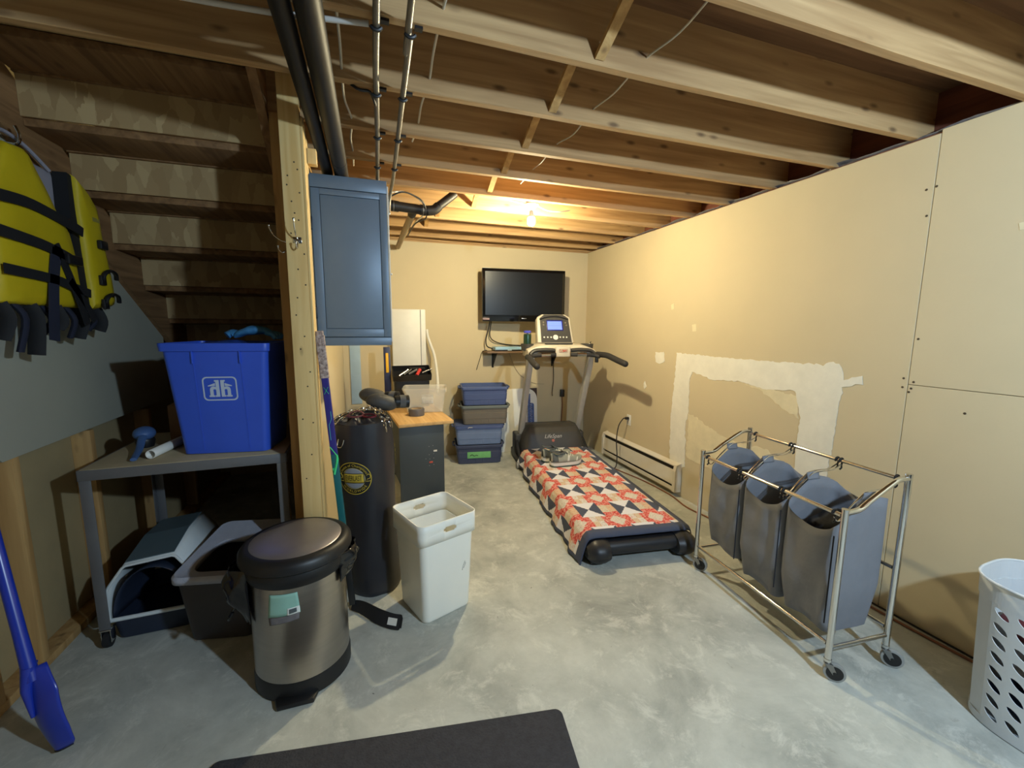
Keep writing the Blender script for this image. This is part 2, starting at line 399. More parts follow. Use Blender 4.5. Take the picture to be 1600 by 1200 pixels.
# ------------------------------------------------------------------ fixed things: post, cabinet, pipes, cables, bulb
M_black = mat('black_plastic', (26, 26, 28), .45, var=.1)
M_blackrub = mat('black_rubber', (30, 30, 32), .8, var=.15)
M_chrome = mat('chrome', (214, 212, 208), .12, 1, var=0)
M_steel = mat('grey_steel', (150, 150, 150), .35, 1, var=.05)
M_white = mat('white_plastic', (226, 224, 216), .45, var=.03)
M_cab = mat('slate_blue_metal', (112, 130, 150), .42, .15, var=.06, scale=3, spec=.5)
M_cabd = mat('dark_slate_groove', (30, 36, 42), .7, var=0)
# post
po = thing('support_post', 'pale knotty lumber post at the end of the partition, left of the wall cabinet', 'post', (-.303, 2.25, 0))
MB().box(-.054, .032, -.05, -.012, 0, ZS - .001, .003).out('stud', M_pine, po)
MB().box(.0325, .043, -.048, .05, 0, 2.50, .002).out('edge_stud', M_pine, po)
MB().box(-.054, .032, -.011, .05, 0, 2.50, .003).out('back_stud', M_pine, po)
MB().box(-.2590, -.2195, 2.302, 2.346, 2.335, 2.405, .003).out('side_block', M_pine, wi)
MB().box(-.307, -.2595, 2.302, 2.346, 2.30, 2.45, .003).out('side_block', M_pine, wi)
for z, x in ((2.30, .0), (2.24, -.03), (2.17, .015), (2.08, -.01), (1.9, .02), (1.7, -.02), (1.52, .0), (1.35, .015), (2.27, .012), (2.20, -.035), (2.13, -.02), (2.05, .005), (1.99, -.03), (1.83, -.01), (1.76, .018), (1.62, -.03), (1.46, -.02), (1.28, .0), (1.12, -.03), (1.1, .015), (.94, .0), (.82, -.03)):
    MB().lathe([(.0038, 0), (.003, .0015)], 8, M=T(x, -.05, z) @ rot(PI / 2, 0, 0)).out('nail_head', M_nail, po)
def coat_hook(loc, rz, label):
    t = thing('coat_hook', label, 'hook', loc, rz, 'wire coat hooks on the lumber post')
    MB().box(-.018, .018, -.003, 0, -.014, .014, .0012).out('mounting_plate', M_chrome, t)
    MB().tube(smooth_path([(0, -.003, .006), (0, -.03, .012), (0, -.06, .035), (0, -.075, .062), (0, -.078, .075)], 5), .0032, 8).ball((0, -.078, .077), .0055).out('long_prong', M_chrome, t)
    MB().tube(smooth_path([(0, -.003, -.006), (0, -.012, -.032), (0, -.028, -.042), (0, -.042, -.03), (0, -.045, -.016)], 5), .0032, 8).ball((0, -.045, -.014), .0055).out('short_prong', M_chrome, t)
    for x in (-.011, .011): MB().lathe([(.0035, 0), (.003, .0015)], 8, M=T(x, -.003, 0) @ rot(PI / 2, 0, 0)).out('screw', M_steel, t)
coat_hook((-.308, 2.2, 1.96), 0, 'chrome double coat hook screwed to the front of the lumber post')
coat_hook((-.357, 2.27, 1.955), -PI / 2, 'chrome double coat hook sticking out to the left of the lumber post')

# wall cabinet
cx0, cx1, cz0, cz1, cy = -.307, .118, 1.452, 2.436, 2.75
cb = thing('wall_cabinet', 'slate blue metal wall cabinet hung high beside the lumber post', 'cabinet', ((cx0 + cx1) / 2, cy + .28, cz0))
cw = (cx1 - cx0) / 2; chh = cz1 - cz0
MB().box(-cw, cw, -.262, 0, 0, chh, .004).out('body', M_cab, cb)
MB().box(-cw, cw, -.28, -.263, chh * .925, chh, .003).out('top_rail', M_cab, cb)
MB().box(-cw, cw, -.28, -.263, 0, chh * .05, .003).out('bottom_rail', M_cab, cb)
d0, d1 = chh * .05 + .004, chh * .925 - .004
dr = MB(); fx0, fx1, fz0, fz1 = -cw + .052, cw - .046, chh * .105, chh * .885
dr.box(-cw + .003, fx0 - .002, -.282, -.264, d0, d1, .002).box(fx1 + .002, cw - .003, -.282, -.264, d0, d1, .002)
dr.box(fx0 - .002, fx1 + .002, -.282, -.264, d0, fz0 - .002, .002).box(fx0 - .002, fx1 + .002, -.282, -.264, fz1 + .002, d1, .002)
door = dr.box(fx0 - .004, fx1 + .004, -.272, -.2635, fz0 - .004, fz1 + .004).out('door', M_cab, cb)
MB().box(fx0 + .001, fx1 - .001, -.2825, -.2725, fz0 + .001, fz1 - .001, .002).out('door_panel', M_cab, door)
for z in (chh * .72, chh * .2):
    MB().box(-cw - .012, -cw + .006, -.29, -.255, z - .035, z + .035, .003).cyl((-cw - .006, -.292, z - .04), (-cw - .006, -.292, z + .04), .006).out('hinge', M_black, cb)
MB().box(cw, cw + .008, -.278, -.27, .02, chh - .03, .002).out('lit_edge_strip', M_white, cb, smooth=False)  # white strip stands in for light catching the cabinet's right edge
for z in (.44, .8): MB().ball((cw + .012, -.272, z), .007, u=10, v=6).out('latch', M_white, cb)

# two black drain pipes under the joists
M_abs = mat('black_abs_pipe', (34, 31, 30), .52, var=.25, scale=5, spec=.4)
def tubething(name, label, cat, pts, r, m, group=None, seg=12, part='run'):
    t = thing(name, label, cat, pts[0], 0, group); o = Vector(pts[0])
    MB().tube([Vector(p) - o for p in pts], r, seg).out(part, m, t); return t, o
t, o = tubething('drain_pipe', 'thick black drain pipe under the joists, the right one of the pair', 'pipe', [(-.137, FRONT + .05, 2.477), (-.137, 2.80, 2.477)], .040, M_abs, seg=20)
for y in (.2, 2.62): MB().cyl(Vector((-.137, y, 2.477)) - o, Vector((-.137, y + .07, 2.477)) - o, .0412, 20).out('coupling', M_abs, t)
MB().tube(smooth_path([Vector((-.137, 2.80, 2.477)) - o, Vector((-.137, 2.86, 2.470)) - o, Vector((-.137, 2.875, 2.44)) - o], 6), .0402, 20).out('elbow', M_abs, t)
t, o = tubething('drain_pipe', 'thinner black drain pipe running left beside the thick one', 'pipe', [(-.214, FRONT + .05, 2.487), (-.216, 2.74, 2.487)], .031, M_abs, seg=18)
MB().tube(smooth_path([Vector((-.216, 2.74, 2.487)) - o, Vector((-.216, 2.85, 2.477)) - o, Vector((-.216, 2.885, 2.44)) - o], 6), .0312, 18).out('elbow', M_abs, t)

M_cond = mat('grey_conduit', (128, 122, 112), .4, .4, var=.12, scale=14)
def conduit(pts, label, straps):
    pts = smooth_path(pts, 6); t, o = tubething('conduit', label, 'conduit', pts, .0115, M_cond, seg=12)
    for y in straps:
        p = min(pts, key=lambda q: abs(q.y - y))
        MB().tube([(p.x - o.x + .017 * math.cos(a), y - o.y, p.z - o.z + .015 * math.sin(a) - .001) for a in [R(200 + 14 * i) for i in range(11)]], .006, 8).box(p.x - o.x + .014, p.x - o.x + .04, y - o.y - .01, y - o.y + .01, HZ - o.z - .010, HZ - o.z - .002).out('strap', M_black, t)
conduit([(.046, FRONT + .05, 2.518), (.050, 1.42, 2.518), (.055, 1.91, 2.518), (.064, 2.33, 2.518), (.070, 2.78, 2.514), (.071, 2.90, 2.49), (.071, 2.93, 2.437)], 'grey conduit along the ceiling that ends on the cabinet top', (.3, 1.12, 1.525, 1.93, 2.34, 2.745))
conduit([(.140, FRONT + .05, 2.518), (.148, 1.39, 2.518), (.157, 1.55, 2.518), (.160, 2.0, 2.518), (.164, 2.37, 2.518), (.168, 2.95, 2.514), (.163, 3.10, 2.50), (.150, 3.15, 2.43), (.146, 3.155, 2.36)], 'grey conduit along the ceiling that bends down right of the cabinet', (.3, 1.12, 1.525, 1.93, 2.34, 2.745))
tubething('conduit', 'pale conduit crossing the ceiling sideways behind the black drain pipes', 'conduit', [(LX, 1.66, 2.529), (-.419, 1.607, 2.529), (-.246, 1.593, 2.529), (.028, 1.547, 2.529)], .0085, mat('pale_conduit', (196, 192, 186), .45, var=.05))

# cables threaded through the joists
M_cabw = mat('white_cable', (206, 200, 186), .5, var=.05)
M_cabb = mat('black_cable', (28, 26, 26), .5, var=0)
M_cabg = mat('grey_cable', (150, 140, 124), .5, var=.1)
def run(pts, label, r=.0035, m=M_cabw, name='cable', group=None): return tubething(name, label, 'cable', smooth_path(pts, 5), r, m, group, 8)[0]
def thread(x, label, z=2.60, k0=-1, k1=4, sag=.012, m=M_cabw, dx=.02, r=.0035):
    pts = []
    for k in range(k0, k1 + 1):
        y = S0 + k * SP - .019
        pts += [(x + dx * noise.noise((k * 1.7, x * 9, 0)), y, z), (x + dx * noise.noise((k * 3.7, x * 5, 4)), y + SP / 2, z - sag)]
    run(pts, label, r, m)
thread(1.045, 'thin white cable through the joists right of centre', 2.603, -2, 3, .02)
thread(-.065, 'white cable through the joists just right of the drain pipes', 2.575, -1, 3, .005, r=.005)
thread(.262, 'white cable through the joists right of the two conduits', 2.60, -1, 2, .004, r=.005)
run([(-.10, 1.985, 2.60), (-.02, 1.94, 2.525), (.03, 1.94, 2.52), (.052, 2.0, 2.502)], 'short black cable looping from a joist to the conduit', .006, M_cabb)

# black waste pipe behind the cabinet with its branch
wp = thing('waste_pipe', 'black waste pipe with elbows under the joists right of the cabinet', 'pipe', (.25, 3.3, 2.45))
MB().tube([(-.22, -.03, -.005), (.18, .03, -.012)], .034, 18).out('run', M_abs, wp)
MB().tube(smooth_path([(.18, .03, -.012), (.235, .035, .0), (.27, .035, .03)], 5), .036, 18).tube([(.27, .035, .03), (.40, .06, .14)], .031, 18).out('elbow', M_abs, wp)
MB().cyl((-.10, -.013, -.008), (-.03, -.002, -.010), .038, 18).out('coupling', M_abs, wp)
MB().cyl((.13, .022, -.011), (.17, .028, -.012), .038, 18).out('coupling', M_abs, wp)
MB().cyl((.085, .015, -.012), (.075, .10, -.028), .032, 16).out('branch', M_abs, wp)
for x in (-.065, .15): MB().tube([(x, .0 + .04 * math.cos(a) + (x * .14), -.01 + .04 * math.sin(a)) for a in [2 * PI * i / 16 for i in range(16)]], .002, 6, closed=True).out('wire_tie', M_steel, wp)
M_pvc = mat('beige_pipe', (150, 128, 92), .5, var=.1)
tubething('branch_pipe', 'beige pipe running back from the black waste pipe to the wall', 'pipe', [(.325, 3.42, 2.42), (.31, 4.90, 2.44)], .027, M_pvc, seg=16)
for pts, m in (([(.15, 3.16, 2.49), (.25, 3.22, 2.525), (.36, 3.26, 2.50), (.42, 3.30, 2.44), (.40, 3.40, 2.41), (.37, 3.6, 2.41), (.36, 4.2, 2.43)], M_cabw), ([(.15, 3.19, 2.47), (.24, 3.18, 2.51), (.33, 3.22, 2.505), (.40, 3.26, 2.47), (.43, 3.38, 2.40), (.37, 3.6, 2.40), (.36, 4.2, 2.425)], M_cabb)):
    MB().tube([p - Vector((.25, 3.3, 2.45)) for p in smooth_path(pts, 5)], .0055, 8).out('cable', m, wp)

# bare bulb
bl = thing('ceiling_bulb', 'glowing bare bulb in a white porcelain holder on the ceiling', 'light', (BULB[0], BULB[1], HZ))
MB().lathe([(.045, .001), (.045, .03)], 8).out('junction_box', M_steel, bl, smooth=False)
MB().lathe([(.02, 0), (.058, -.001), (.058, -.012), (.046, -.022), (.03, -.030), (.026, -.052), (.021, -.052)], 28).out('lamp_holder', M_white, bl)
MB().lathe([(.0265, -.1045), (.0285, -.112), (.031, -.130), (.0295, -.146), (.024, -.159), (.014, -.167), (.002, -.170)], 28).out('bulb', mat('glowing_bulb', (255, 220, 160), .4, var=0, emit=((255, 240, 194), BULB_STRENGTH)), bl)
MB().lathe([(.0135, -.050), (.0145, -.066), (.020, -.085), (.0262, -.1035), (.0262, -.1045)], 24).out('bulb_body', M_white, bl)
for pts in ([(-.055, 0, -.008), (-.16, -.02, .0), (-.30, -.03, .03), (-.52, -.03, .07)], [(.055, 0, -.010), (.14, .01, -.035), (.26, .02, -.03), (.36, .05, -.004)]):
    MB().tube(smooth_path(pts, 6), .005, 8).out('cable', M_cabw, bl)
# ------------------------------------------------------------------ laundry cart with three bags
M_bag = mat('grey_bag_fabric', (124, 126, 133), .85, var=.08, scale=4, bump=.25, bscale=22)
M_bagd = mat('dark_bag_seam', (34, 36, 44), .9, var=0)
W_, L_, ZF, ZB = .346, .886, .80, .928
ct = thing('laundry_cart', 'chrome rolling laundry sorter with three grey fabric bags, right of the treadmill', 'laundry cart', (2.10, 1.577, 0), -.076)
hw, hl = W_ / 2, L_ / 2
lr = .0135
for sx, sy in ((-1, -1), (-1, 1), (1, -1), (1, 1)):
    zt = (ZF if sx < 0 else ZB)
    lg = MB().cyl((sx * hw, sy * hl, .095), (sx * hw, sy * hl, zt), lr, 16).cyl((sx * hw, sy * hl, zt), (sx * hw, sy * hl, zt + .006), lr + .001, 16).cyl((sx * hw, sy * hl, .088), (sx * hw, sy * hl, .10), lr + .002, 16).out('leg', M_chrome, ct)
    a = {(-1, -1): .9, (-1, 1): .7, (1, -1): .75, (1, 1): .8}[(sx, sy)]
    d = Vector((math.sin(a) * .5 + .3, -math.cos(a), 0)).normalized(); n = Vector((-d.y, d.x, 0)); b = Vector((sx * hw, sy * hl, 0)); wc = b + d * .028 + Vector((0, 0, .043))
    cs = MB().cyl(b + Vector((0, 0, .075)), b + Vector((0, 0, .09)), .014, 14)
    for q in (-1, 1):
        cs.loft([[p + n * (q * .016 + t) for p in (b + d * -.012 + Vector((0, 0, .082)), b + d * .018 + Vector((0, 0, .082)), wc + d * .008, wc - d * .008 + Vector((0, 0, -.006)))] for t in (-.0012, .0012)])
    cs.loft([[b + d * p + n * q + Vector((0, 0, z)) for p, q in ((-.012, -.017), (.018, -.017), (.018, .017), (-.012, .017))] for z in (.079, .083)])
    cas = cs.out('caster', M_steel, ct)
    ring = lambda r_, t: [wc + n * t + d * (r_ * math.cos(2 * PI * i / 28)) + Vector((0, 0, r_ * math.sin(2 * PI * i / 28))) for i in range(28)]
    MB().loft([ring(.033, -.011), ring(.042, -.010), ring(.043, -.006), ring(.043, .006), ring(.042, .010), ring(.033, .011)]).out('wheel', mat('grey_wheel_tread', (158, 158, 154), .6, var=.08), cas)
    MB().loft([ring(.0325, -.0125), ring(.0325, .0125)]).loft([ring(.008, -.019), ring(.008, .019)]).out('hub', M_black, cas)
# top rails and low rails along the cart, cross rails low down
MB().cyl((-hw, -hl + lr, ZF - .028), (-hw, hl - lr, ZF - .028), .0095, 14).out('front_rail', M_chrome, ct)
MB().cyl((hw, -hl + lr, ZB - .028), (hw, hl - lr, ZB - .028), .0095, 14).out('back_rail', M_chrome, ct)
MB().cyl((-hw, -hl + lr, .165), (-hw, hl - lr, .165), .0095, 14).out('low_rail', M_chrome, ct)
MB().cyl((hw, -hl + lr, .185), (hw, hl - lr, .185), .0095, 14).out('low_rail', M_chrome, ct)
MB().cyl((hw, -hl + lr, .48), (hw, hl - lr, .48), .0085, 14).out('middle_rail', M_steel, ct)
for sy in (-1, 1):
    MB().cyl((-hw + lr, sy * hl, .15), (hw - lr, sy * hl, .15), .0095, 14).out('cross_rail', M_chrome, ct)
    MB().tube(smooth_path([(-hw + .004, sy * hl, ZF - .012), (-hw * .55, sy * hl, ZF - .004), (-hw * .18, sy * hl, ZF + .035), (hw * .42, sy * hl, ZB - .035), (hw * .7, sy * hl, ZB - .016), (hw - .004, sy * hl, ZB - .016)], 6), .012, 14).out('handle', M_chrome, ct)
# bags
def resample(P_, n):
    l = [0]
    for a, b in zip(P_, P_[1:] + P_[:1]): l.append(l[-1] + math.hypot(b[0] - a[0], b[1] - a[1]))
    o = []; j = 0
    for k in range(n):
        t = l[-1] * k / n
        while l[j + 1] < t: j += 1
        q = (t - l[j]) / (l[j + 1] - l[j]); a, b = P_[j], P_[(j + 1) % len(P_)]
        o.append((a[0] + (b[0] - a[0]) * q, a[1] + (b[1] - a[1]) * q))
    return o
bl_ = (L_ - .07) / 3
for b in range(3):
    v0 = hl - .035 - b * bl_ - bl_ / 2; rng = random.Random(b)
    bw, bd = W_ - .045, bl_ - .012
    prof = resample(rrect(bw, bd, .03, 6), 72); nlev = 12; rings = []
    for q in range(nlev + 1):
        t = q / nlev; ring_ = []
        for i, (u, v) in enumerate(prof):
            front = max(0, -u / (bw / 2)); back = max(0, u / (bw / 2)); end = max(0, abs(v) / (bd / 2) - .8) * 5
            # upper edge: sags between the wires at the front and back, rises to the wires at the ends
            zt = .70 + .10 * (u / bw + .5) + .078 * end * max(0, 1 - abs(u / (bw / 2)) ** 1.2) - .05 * (1 - end) * (1 - (v / (bd / 2)) ** 2)
            zb_ = .205 + .012 * math.sin(v * 18 + b) - (.03 if b else .0) + (.03 if b == 0 else 0)
            bul = .05 * math.sin(PI * min(1, t * 1.05)) * (1 - t * .3)
            k = 1 + bul * (.9 if b else .6)
            ctr = .02 * math.sin(9 * v + b) * t
            cr = .007 * noise.noise((u * 16 + b * 5, v * 16, t * 5)) + .005 * math.sin(v * 34 + 5 * t + b) * t + .007 * noise.noise((u * 9, v * 9 + b * 3, t * 2 + b))
            vv = v * (1 + .0 * t); z = zb_ + (zt - zb_) * t
            taper = .86 + .14 * min(1, t * 3)
            ring_.append((u * k * taper + cr, v0 + max(-bd / 2 - .004, min(bd / 2 + .004, vv * taper + cr * .6)), z))
        rings.append(ring_)
    bg = MB().loft(rings, True, False).out('bag', M_bag, ct, solid=.004, angle=80)
    sm = MB()
    for sy in (-1, 1):
        sm.tube([(r_[int(len(prof) * (.55 if sy > 0 else .72))][0] - .005, r_[int(len(prof) * (.42 if sy > 0 else .58))][1], r_[0][2]) for r_ in rings[1:-1]], .004, 6)
    for sy in (-1, 1):
        y = v0 + sy * (bd / 2 - .004)
        zt = lambda u: .715 + .10 * (u / bw + .5) + .055 * (1 - (2 * u / bw) ** 2)
        us = [-hw, -hw + .03, -hw * .5, -hw * .2, 0, hw * .35, hw * .7, hw]
        zz = [ZF - .05, zt(-hw * .8) - .0, zt(-hw * .5) + .01, zt(-hw * .2) + .02, zt(0) + .028, zt(hw * .35) + .022, zt(hw * .7) + .03, ZB - .05]
        MB().tube(smooth_path([(u, y, z) for u, z in zip(us, zz)], 4), .0032, 8).out('wire_hanger', M_chrome, ct)
        MB().grid(lambda p, q: (.0 + (p - .5) * .075, y + .009 * math.sin(q * PI) * (1 if q < .5 else 1) * (1 if sy > 0 else -1) - .006, zt(0) + .036 - .042 * abs(q - .5) * 2 + .004 * math.cos(q * 6)), 4, 10).out('fabric_tab', M_bag, bg, solid=.003)
        for u, zr in ((-hw, ZF - .028), (hw, ZB - .028)):
            MB().tube([(u + .0135 * math.cos(a), y, zr + .0135 * math.sin(a)) for a in [R(-60 + 15 * i) for i in range(19)]], .004, 8).tube(smooth_path([(u + .0135 * math.cos(R(-60)), y, zr - .0117), (u + .004, y, zr - .026), (u + .006, y, zr - .038), (u - .004, y, zr - .046)], 4), .004, 8).out('hook', M_black, ct)
    MB().tube([(-bw / 2 - .012, v0 - bd / 2 + .002, z) for z in (.24, .45, .66)], .003, 6).out('seam', M_bagd, bg)
# dark laundry heaped in the nearest bag
M_darkcloth = mat('black_cloth', (30, 30, 34), .85, var=.2, scale=10, bump=.3, bscale=14)
def heap(name, label, cat, c, rx, ry, rz, m, seed=0, amp=.25, flat=0, ang=0):
    t = MB(); t.ball((0, 0, 0), rx, ry, rz, 30, 18)
    t.warp(lambda p: p * (1 + amp * noise.noise((p.x / rx * 1.6 + seed, p.y / ry * 1.6, p.z / rz * 1.6)) + amp * .5 * noise.noise((p.x / rx * 4 + seed, p.y / ry * 4, p.z / rz * 4))))
    o = t.out(name, m, None, angle=80); o.location = c; o.rotation_euler = (0, 0, ang)
    return tag(o, label, cat)
cl = heap('dark_clothes', 'heap of black clothes filling the nearest grey bag of the cart', 'clothes', (2.085, 1.295, .60), .12, .10, .10, M_darkcloth, 3, .18, ang=-.076)

# ------------------------------------------------------------------ tall white bin
M_cream = mat('cream_white_plastic', (250, 248, 238), .4, var=.02, scale=3, spec=.5)
wbn = thing('waste_bin', 'tall square white plastic bin with hand slots, beside the punching bag', 'bin', (.291, 2.231, 0), .369)
hh = .567
def lv(z, e=0, ww=None):
    s = .291 + (.333 - .291) * z / hh; s = (ww or s) + e
    return [(x, y, z) for x, y in rrect(s, s, .035, 6)]
lip = .46
MB().loft([lv(0, -.02), lv(.006, -.006), lv(.02), lv(lip - .004), lv(lip, .0), lv(lip, -.012), lv(.03, -.010), lv(.014, -.02)], True, True).out('body', M_cream, wbn, angle=50)
# collar with real slots: front and back faces are built around the openings
col = MB()
so, si = .346, .336
zs = [lip - .004, lip + .030, lip + .062, hh]
OUT_ = []
_rr = rrect(so, so, .036, 6)
for i, a_ in enumerate(_rr):
    b_ = _rr[(i + 1) % len(_rr)]; OUT_.append((a_, False))
    if abs(a_[1] - b_[1]) < 1e-4 and abs(a_[0] - b_[0]) > .1:
        for u in (.36, .40, .60, .64): OUT_.append(((a_[0] + (b_[0] - a_[0]) * u, a_[1]), .35 < u < .63))
tcol = bmesh.new(); zz_ = [lip - .004, lip + .040, lip + .047, lip + .063, lip + .070, hh]
VV = [[tcol.verts.new((p[0], p[1], z)) for p, _ in OUT_] for z in zz_]
for r_ in range(len(zz_) - 1):
    for i in range(len(OUT_)):
        k = (i + 1) % len(OUT_); hole = OUT_[i][1]
        if hole and r_ in (1, 2, 3):
            mid = not OUT_[i - 1][1] or not OUT_[k][1]
            if r_ == 2: continue
            if OUT_[i - 1][1] and OUT_[k][1]: continue
        tcol.faces.new((VV[r_][i], VV[r_][k], VV[r_ + 1][k], VV[r_ + 1][i]))
col._merge(tcol)
MBc = col.out('collar', M_cream, wbn, solid=.006, angle=22)
M_mark = mat('pencil_mark', (120, 120, 116), .8, var=0)
MB().tube([(.085, -.1545, .235), (.092, -.1555, .262), (.103, -.1565, .285)], .0012, 5).tube([(.095, -.1548, .245), (.108, -.156, .275)], .0012, 5).out('scuff_mark', M_mark, wbn)

# ------------------------------------------------------------------ steel pedal can
M_brush = mat('brushed_steel', (186, 180, 172), .30, 1, var=.05, scale=3, stretch=(1, 1, 22))
M_lidst = mat('lid_steel', (170, 165, 168), .38, .8, var=.08, scale=4)
can = thing('pedal_bin', 'round brushed steel pedal can with black lid rim and a bag poking out', 'trash can', (-.352, 1.962, 0), .0)
cr_ = .196; ch0, ch1 = .085, .530
MB().lathe([(cr_ - .006, .001), (cr_ + .004, .006), (cr_ + .004, .06), (cr_ - .001, .082), (cr_ - .012, .084)], 48).out('base', M_black, can)
MB().prism([(-.07, -.03), (.07, -.03), (.085, .02), (-.085, .02)], .022, T(-.005, -.205, .004) @ rot(0, 0, 0), .006).out('pedal', M_black, can)
MB().lathe([(cr_ - .014, ch0 - .002), (cr_, ch0), (cr_ - .003, ch1), (cr_ - .012, ch1 + .002)], 64).out('body', M_brush, can, angle=60)
# black collar with the lid on it
ry = .93
MB().lathe([(cr_ - .02, ch1 - .02), (cr_ + .006, ch1 - .018), (cr_ + .014, ch1 + .004), (cr_ + .016, ch1 + .03), (cr_ + .012, ch1 + .042), (cr_ - .01, ch1 + .044)], 64).out('collar', M_black, can)
MB().lathe([(cr_ + .02, ch1 + .045), (cr_ + .032, ch1 + .056), (cr_ + .030, ch1 + .082), (cr_ + .018, ch1 + .098), (cr_ + .002, ch1 + .106), (cr_ - .009, ch1 + .105)], 64).out('lid_rim', M_black, can)
MB().lathe([(cr_ - .010, ch1 + .104), (cr_ - .016, ch1 + .1085), (.1, ch1 + .1135), (.02, ch1 + .1145)], 64).out('lid', M_lidst, can)
def on_can(ang, z, r_=cr_): return Vector((r_ * math.sin(ang), -r_ * math.cos(ang), z))
# label, barcode and old paper trace on the body
def decal(name, m, pts, off, parent):
    """small sheet lying on the round body: pts are (angle, z) corners"""
    a, b, c, d = pts
    def f(u, v):
        p = [(a[i] * (1 - u) + b[i] * u) * (1 - v) + (d[i] * (1 - u) + c[i] * u) * v for i in (0, 1)]
        return on_can(p[0], p[1], cr_ - .003 * (p[1] - ch0) / (ch1 - ch0) + off)
    return MB().grid(f, 10, 6).out(name, m, parent, solid=.0004)
lab = decal('paper_label', mat('mint_paper_label', (150, 196, 182), .8, var=.05, scale=20), [(-.50, .385), (.16, .400), (.12, .490), (-.44, .486)], .0015, can)
decal('barcode_field', mat('white_paper', (226, 230, 226), .8, var=0), [(-.10, .394), (.15, .400), (.145, .430), (-.09, .424)], .0021, lab)
decal('barcode', mat('barcode_grey', (84, 92, 96), .8, var=0), [(-.06, .400), (.09, .406), (.088, .424), (-.055, .420)], .0027, lab)
decal('dark_paper_trace', mat('grey_paper_trace', (116, 112, 116), .6, var=.1, scale=30), [(-.48, .350), (.12, .372), (.14, .398), (-.49, .382)], .0012, can)
# folds of black bag pulled over the rim at both sides
M_bagpl = mat('black_bag_film', (16, 16, 19), .14, var=0, spec=.7, bump=.15, bscale=18)
def fold(name, ang0, ang1, z0, z1, outw, seed):
    def f(u, v):
        a = ang0 + (ang1 - ang0) * u; z = z1 + (z0 - z1) * v
        e = math.sin(PI * min(1, max(0, u)))
        rr_ = cr_ + .010 + outw * e * math.sin(PI * (.25 + .75 * v)) + .022 * noise.noise((u * 5 + seed, v * 4, 1)) * e
        return on_can(a, z + .035 * e * v * noise.noise((u * 6, seed, 4)), rr_)
    return MB().grid(f, 26, 16).out(name, M_bagpl, can, solid=.002, angle=60)
fold('bag_fold', 1.05, 2.05, .445, .575, .045, 2)
fold('bag_fold', -1.75, -1.0, .33, .57, .075, 8)
MB().tube(smooth_path([on_can(-1.5, .36, cr_ + .06), on_can(-1.45, .335, cr_ + .075), on_can(-1.3, .345, cr_ + .075), on_can(-1.25, .38, cr_ + .06)], 5), .006, 8).out('tie_loop', M_bagpl, can)

# ------------------------------------------------------------------ punching bag
M_vinyl = mat('black_vinyl', (44, 44, 50), .42, var=.12, scale=3, bump=.18, bscale=9, spec=.5)
M_gold = mat('gold_print', (206, 178, 62), .6, var=.08, scale=30)
M_silver = mat('silver_print', (150, 152, 160), .55, var=.12, scale=20)
M_printblk = mat('black_print', (18, 18, 18), .6, var=0)
pb = thing('punching_bag', 'tall black vinyl punching bag with gold emblem, chains lying on its top', 'punching bag', (-.030, 2.525, 0), 0)
pr_ = .164; ph = 1.035
lean = -.045
def bagr(z): return pr_ * (1 - .07 * (1 - z / ph)) + .004 * math.sin(z * 9)
def pb_fn(u, v):
    a = 2 * PI * u; z = v * ph
    r_ = bagr(z) + .006 * noise.noise((math.cos(a) * 2, math.sin(a) * 2, z * 3)) + .005 * noise.noise((math.cos(a) * 5, math.sin(a) * 5, z * 8)) * (z / ph) ** 2
    if z < .02: r_ *= .93 + .07 * z / .02
    return (r_ * math.cos(a) + lean * z / ph, r_ * math.sin(a), z)
MB().grid(pb_fn, 56, 60, cu=True).grid(lambda u, v: ((1 - v) * pb_fn(u, 0)[0], (1 - v) * pb_fn(u, 0)[1], .0), 56, 2, cu=True).out('body', M_vinyl, pb, angle=70)
def top_fn(u, v):
    a = 2 * PI * u; e = pb_fn(u, 1); k = 1 - v
    puck = .018 * math.sin(a * 9) * math.sin(PI * v)
    return (lean + (e[0] - lean) * k, e[1] * k, ph + .03 * math.sin(v * PI * .5) + puck + .012 * noise.noise((u * 9, v * 3, 2)))
MB().grid(top_fn, 56, 10, cu=True).out('top_cover', M_vinyl, pb, angle=70)
def on_bag(x, z, off=.0): # x: metres along the surface, measured from straight at -y
    a = x / pr_ - .08; r_ = bagr(z) + .0065 + off
    return Vector((r_ * math.sin(a) + lean * z / ph, -r_ * math.cos(a), z))
EX, EZ = -.050, .735; ES = 1.14
def bagwarp(off): return lambda p: on_bag(EX + p.x * ES, EZ + p.y * ES, off)
def disc(name, r0, r1, m, off, parent):
    n = 40; t = MB()
    t.grid(lambda u, v: bagwarp(off)(Vector(((r0 + (r1 - r0) * v) * math.cos(2 * PI * u), (r0 + (r1 - r0) * v) * math.sin(2 * PI * u), 0))), n, 6, cu=True)
    return t.out(name, m, parent, solid=.0003)
em = disc('emblem', .001, .083, M_printblk, 0, pb)
disc('gold_ring', .079, .083, M_gold, .0012, em)
disc('silver_disc', .001, .054, M_silver, .0012, em)
disc('gold_ring', .053, .0545, M_gold, .0018, em)
def patch_rect(name, x0, x1, z0, z1, m, off):
    MB().grid(lambda u, v: bagwarp(off)(Vector((x0 + (x1 - x0) * u, z0 + (z1 - z0) * v, 0))), 12, 4).out(name, m, em, solid=.0003)
patch_rect('plate_border', -.050, .050, -.024, .026, M_printblk, .0022)
patch_rect('plate', -.047, .047, -.021, .023, M_gold, .003)
letters('plate_lettering', 'EVERLAST', M_printblk, .03, Matrix.Identity(4), em, warp=lambda p: bagwarp(.0036 + p.z)(Vector((p.x * .58, p.y * 1.3 + .001, 0))), ext=.0003)
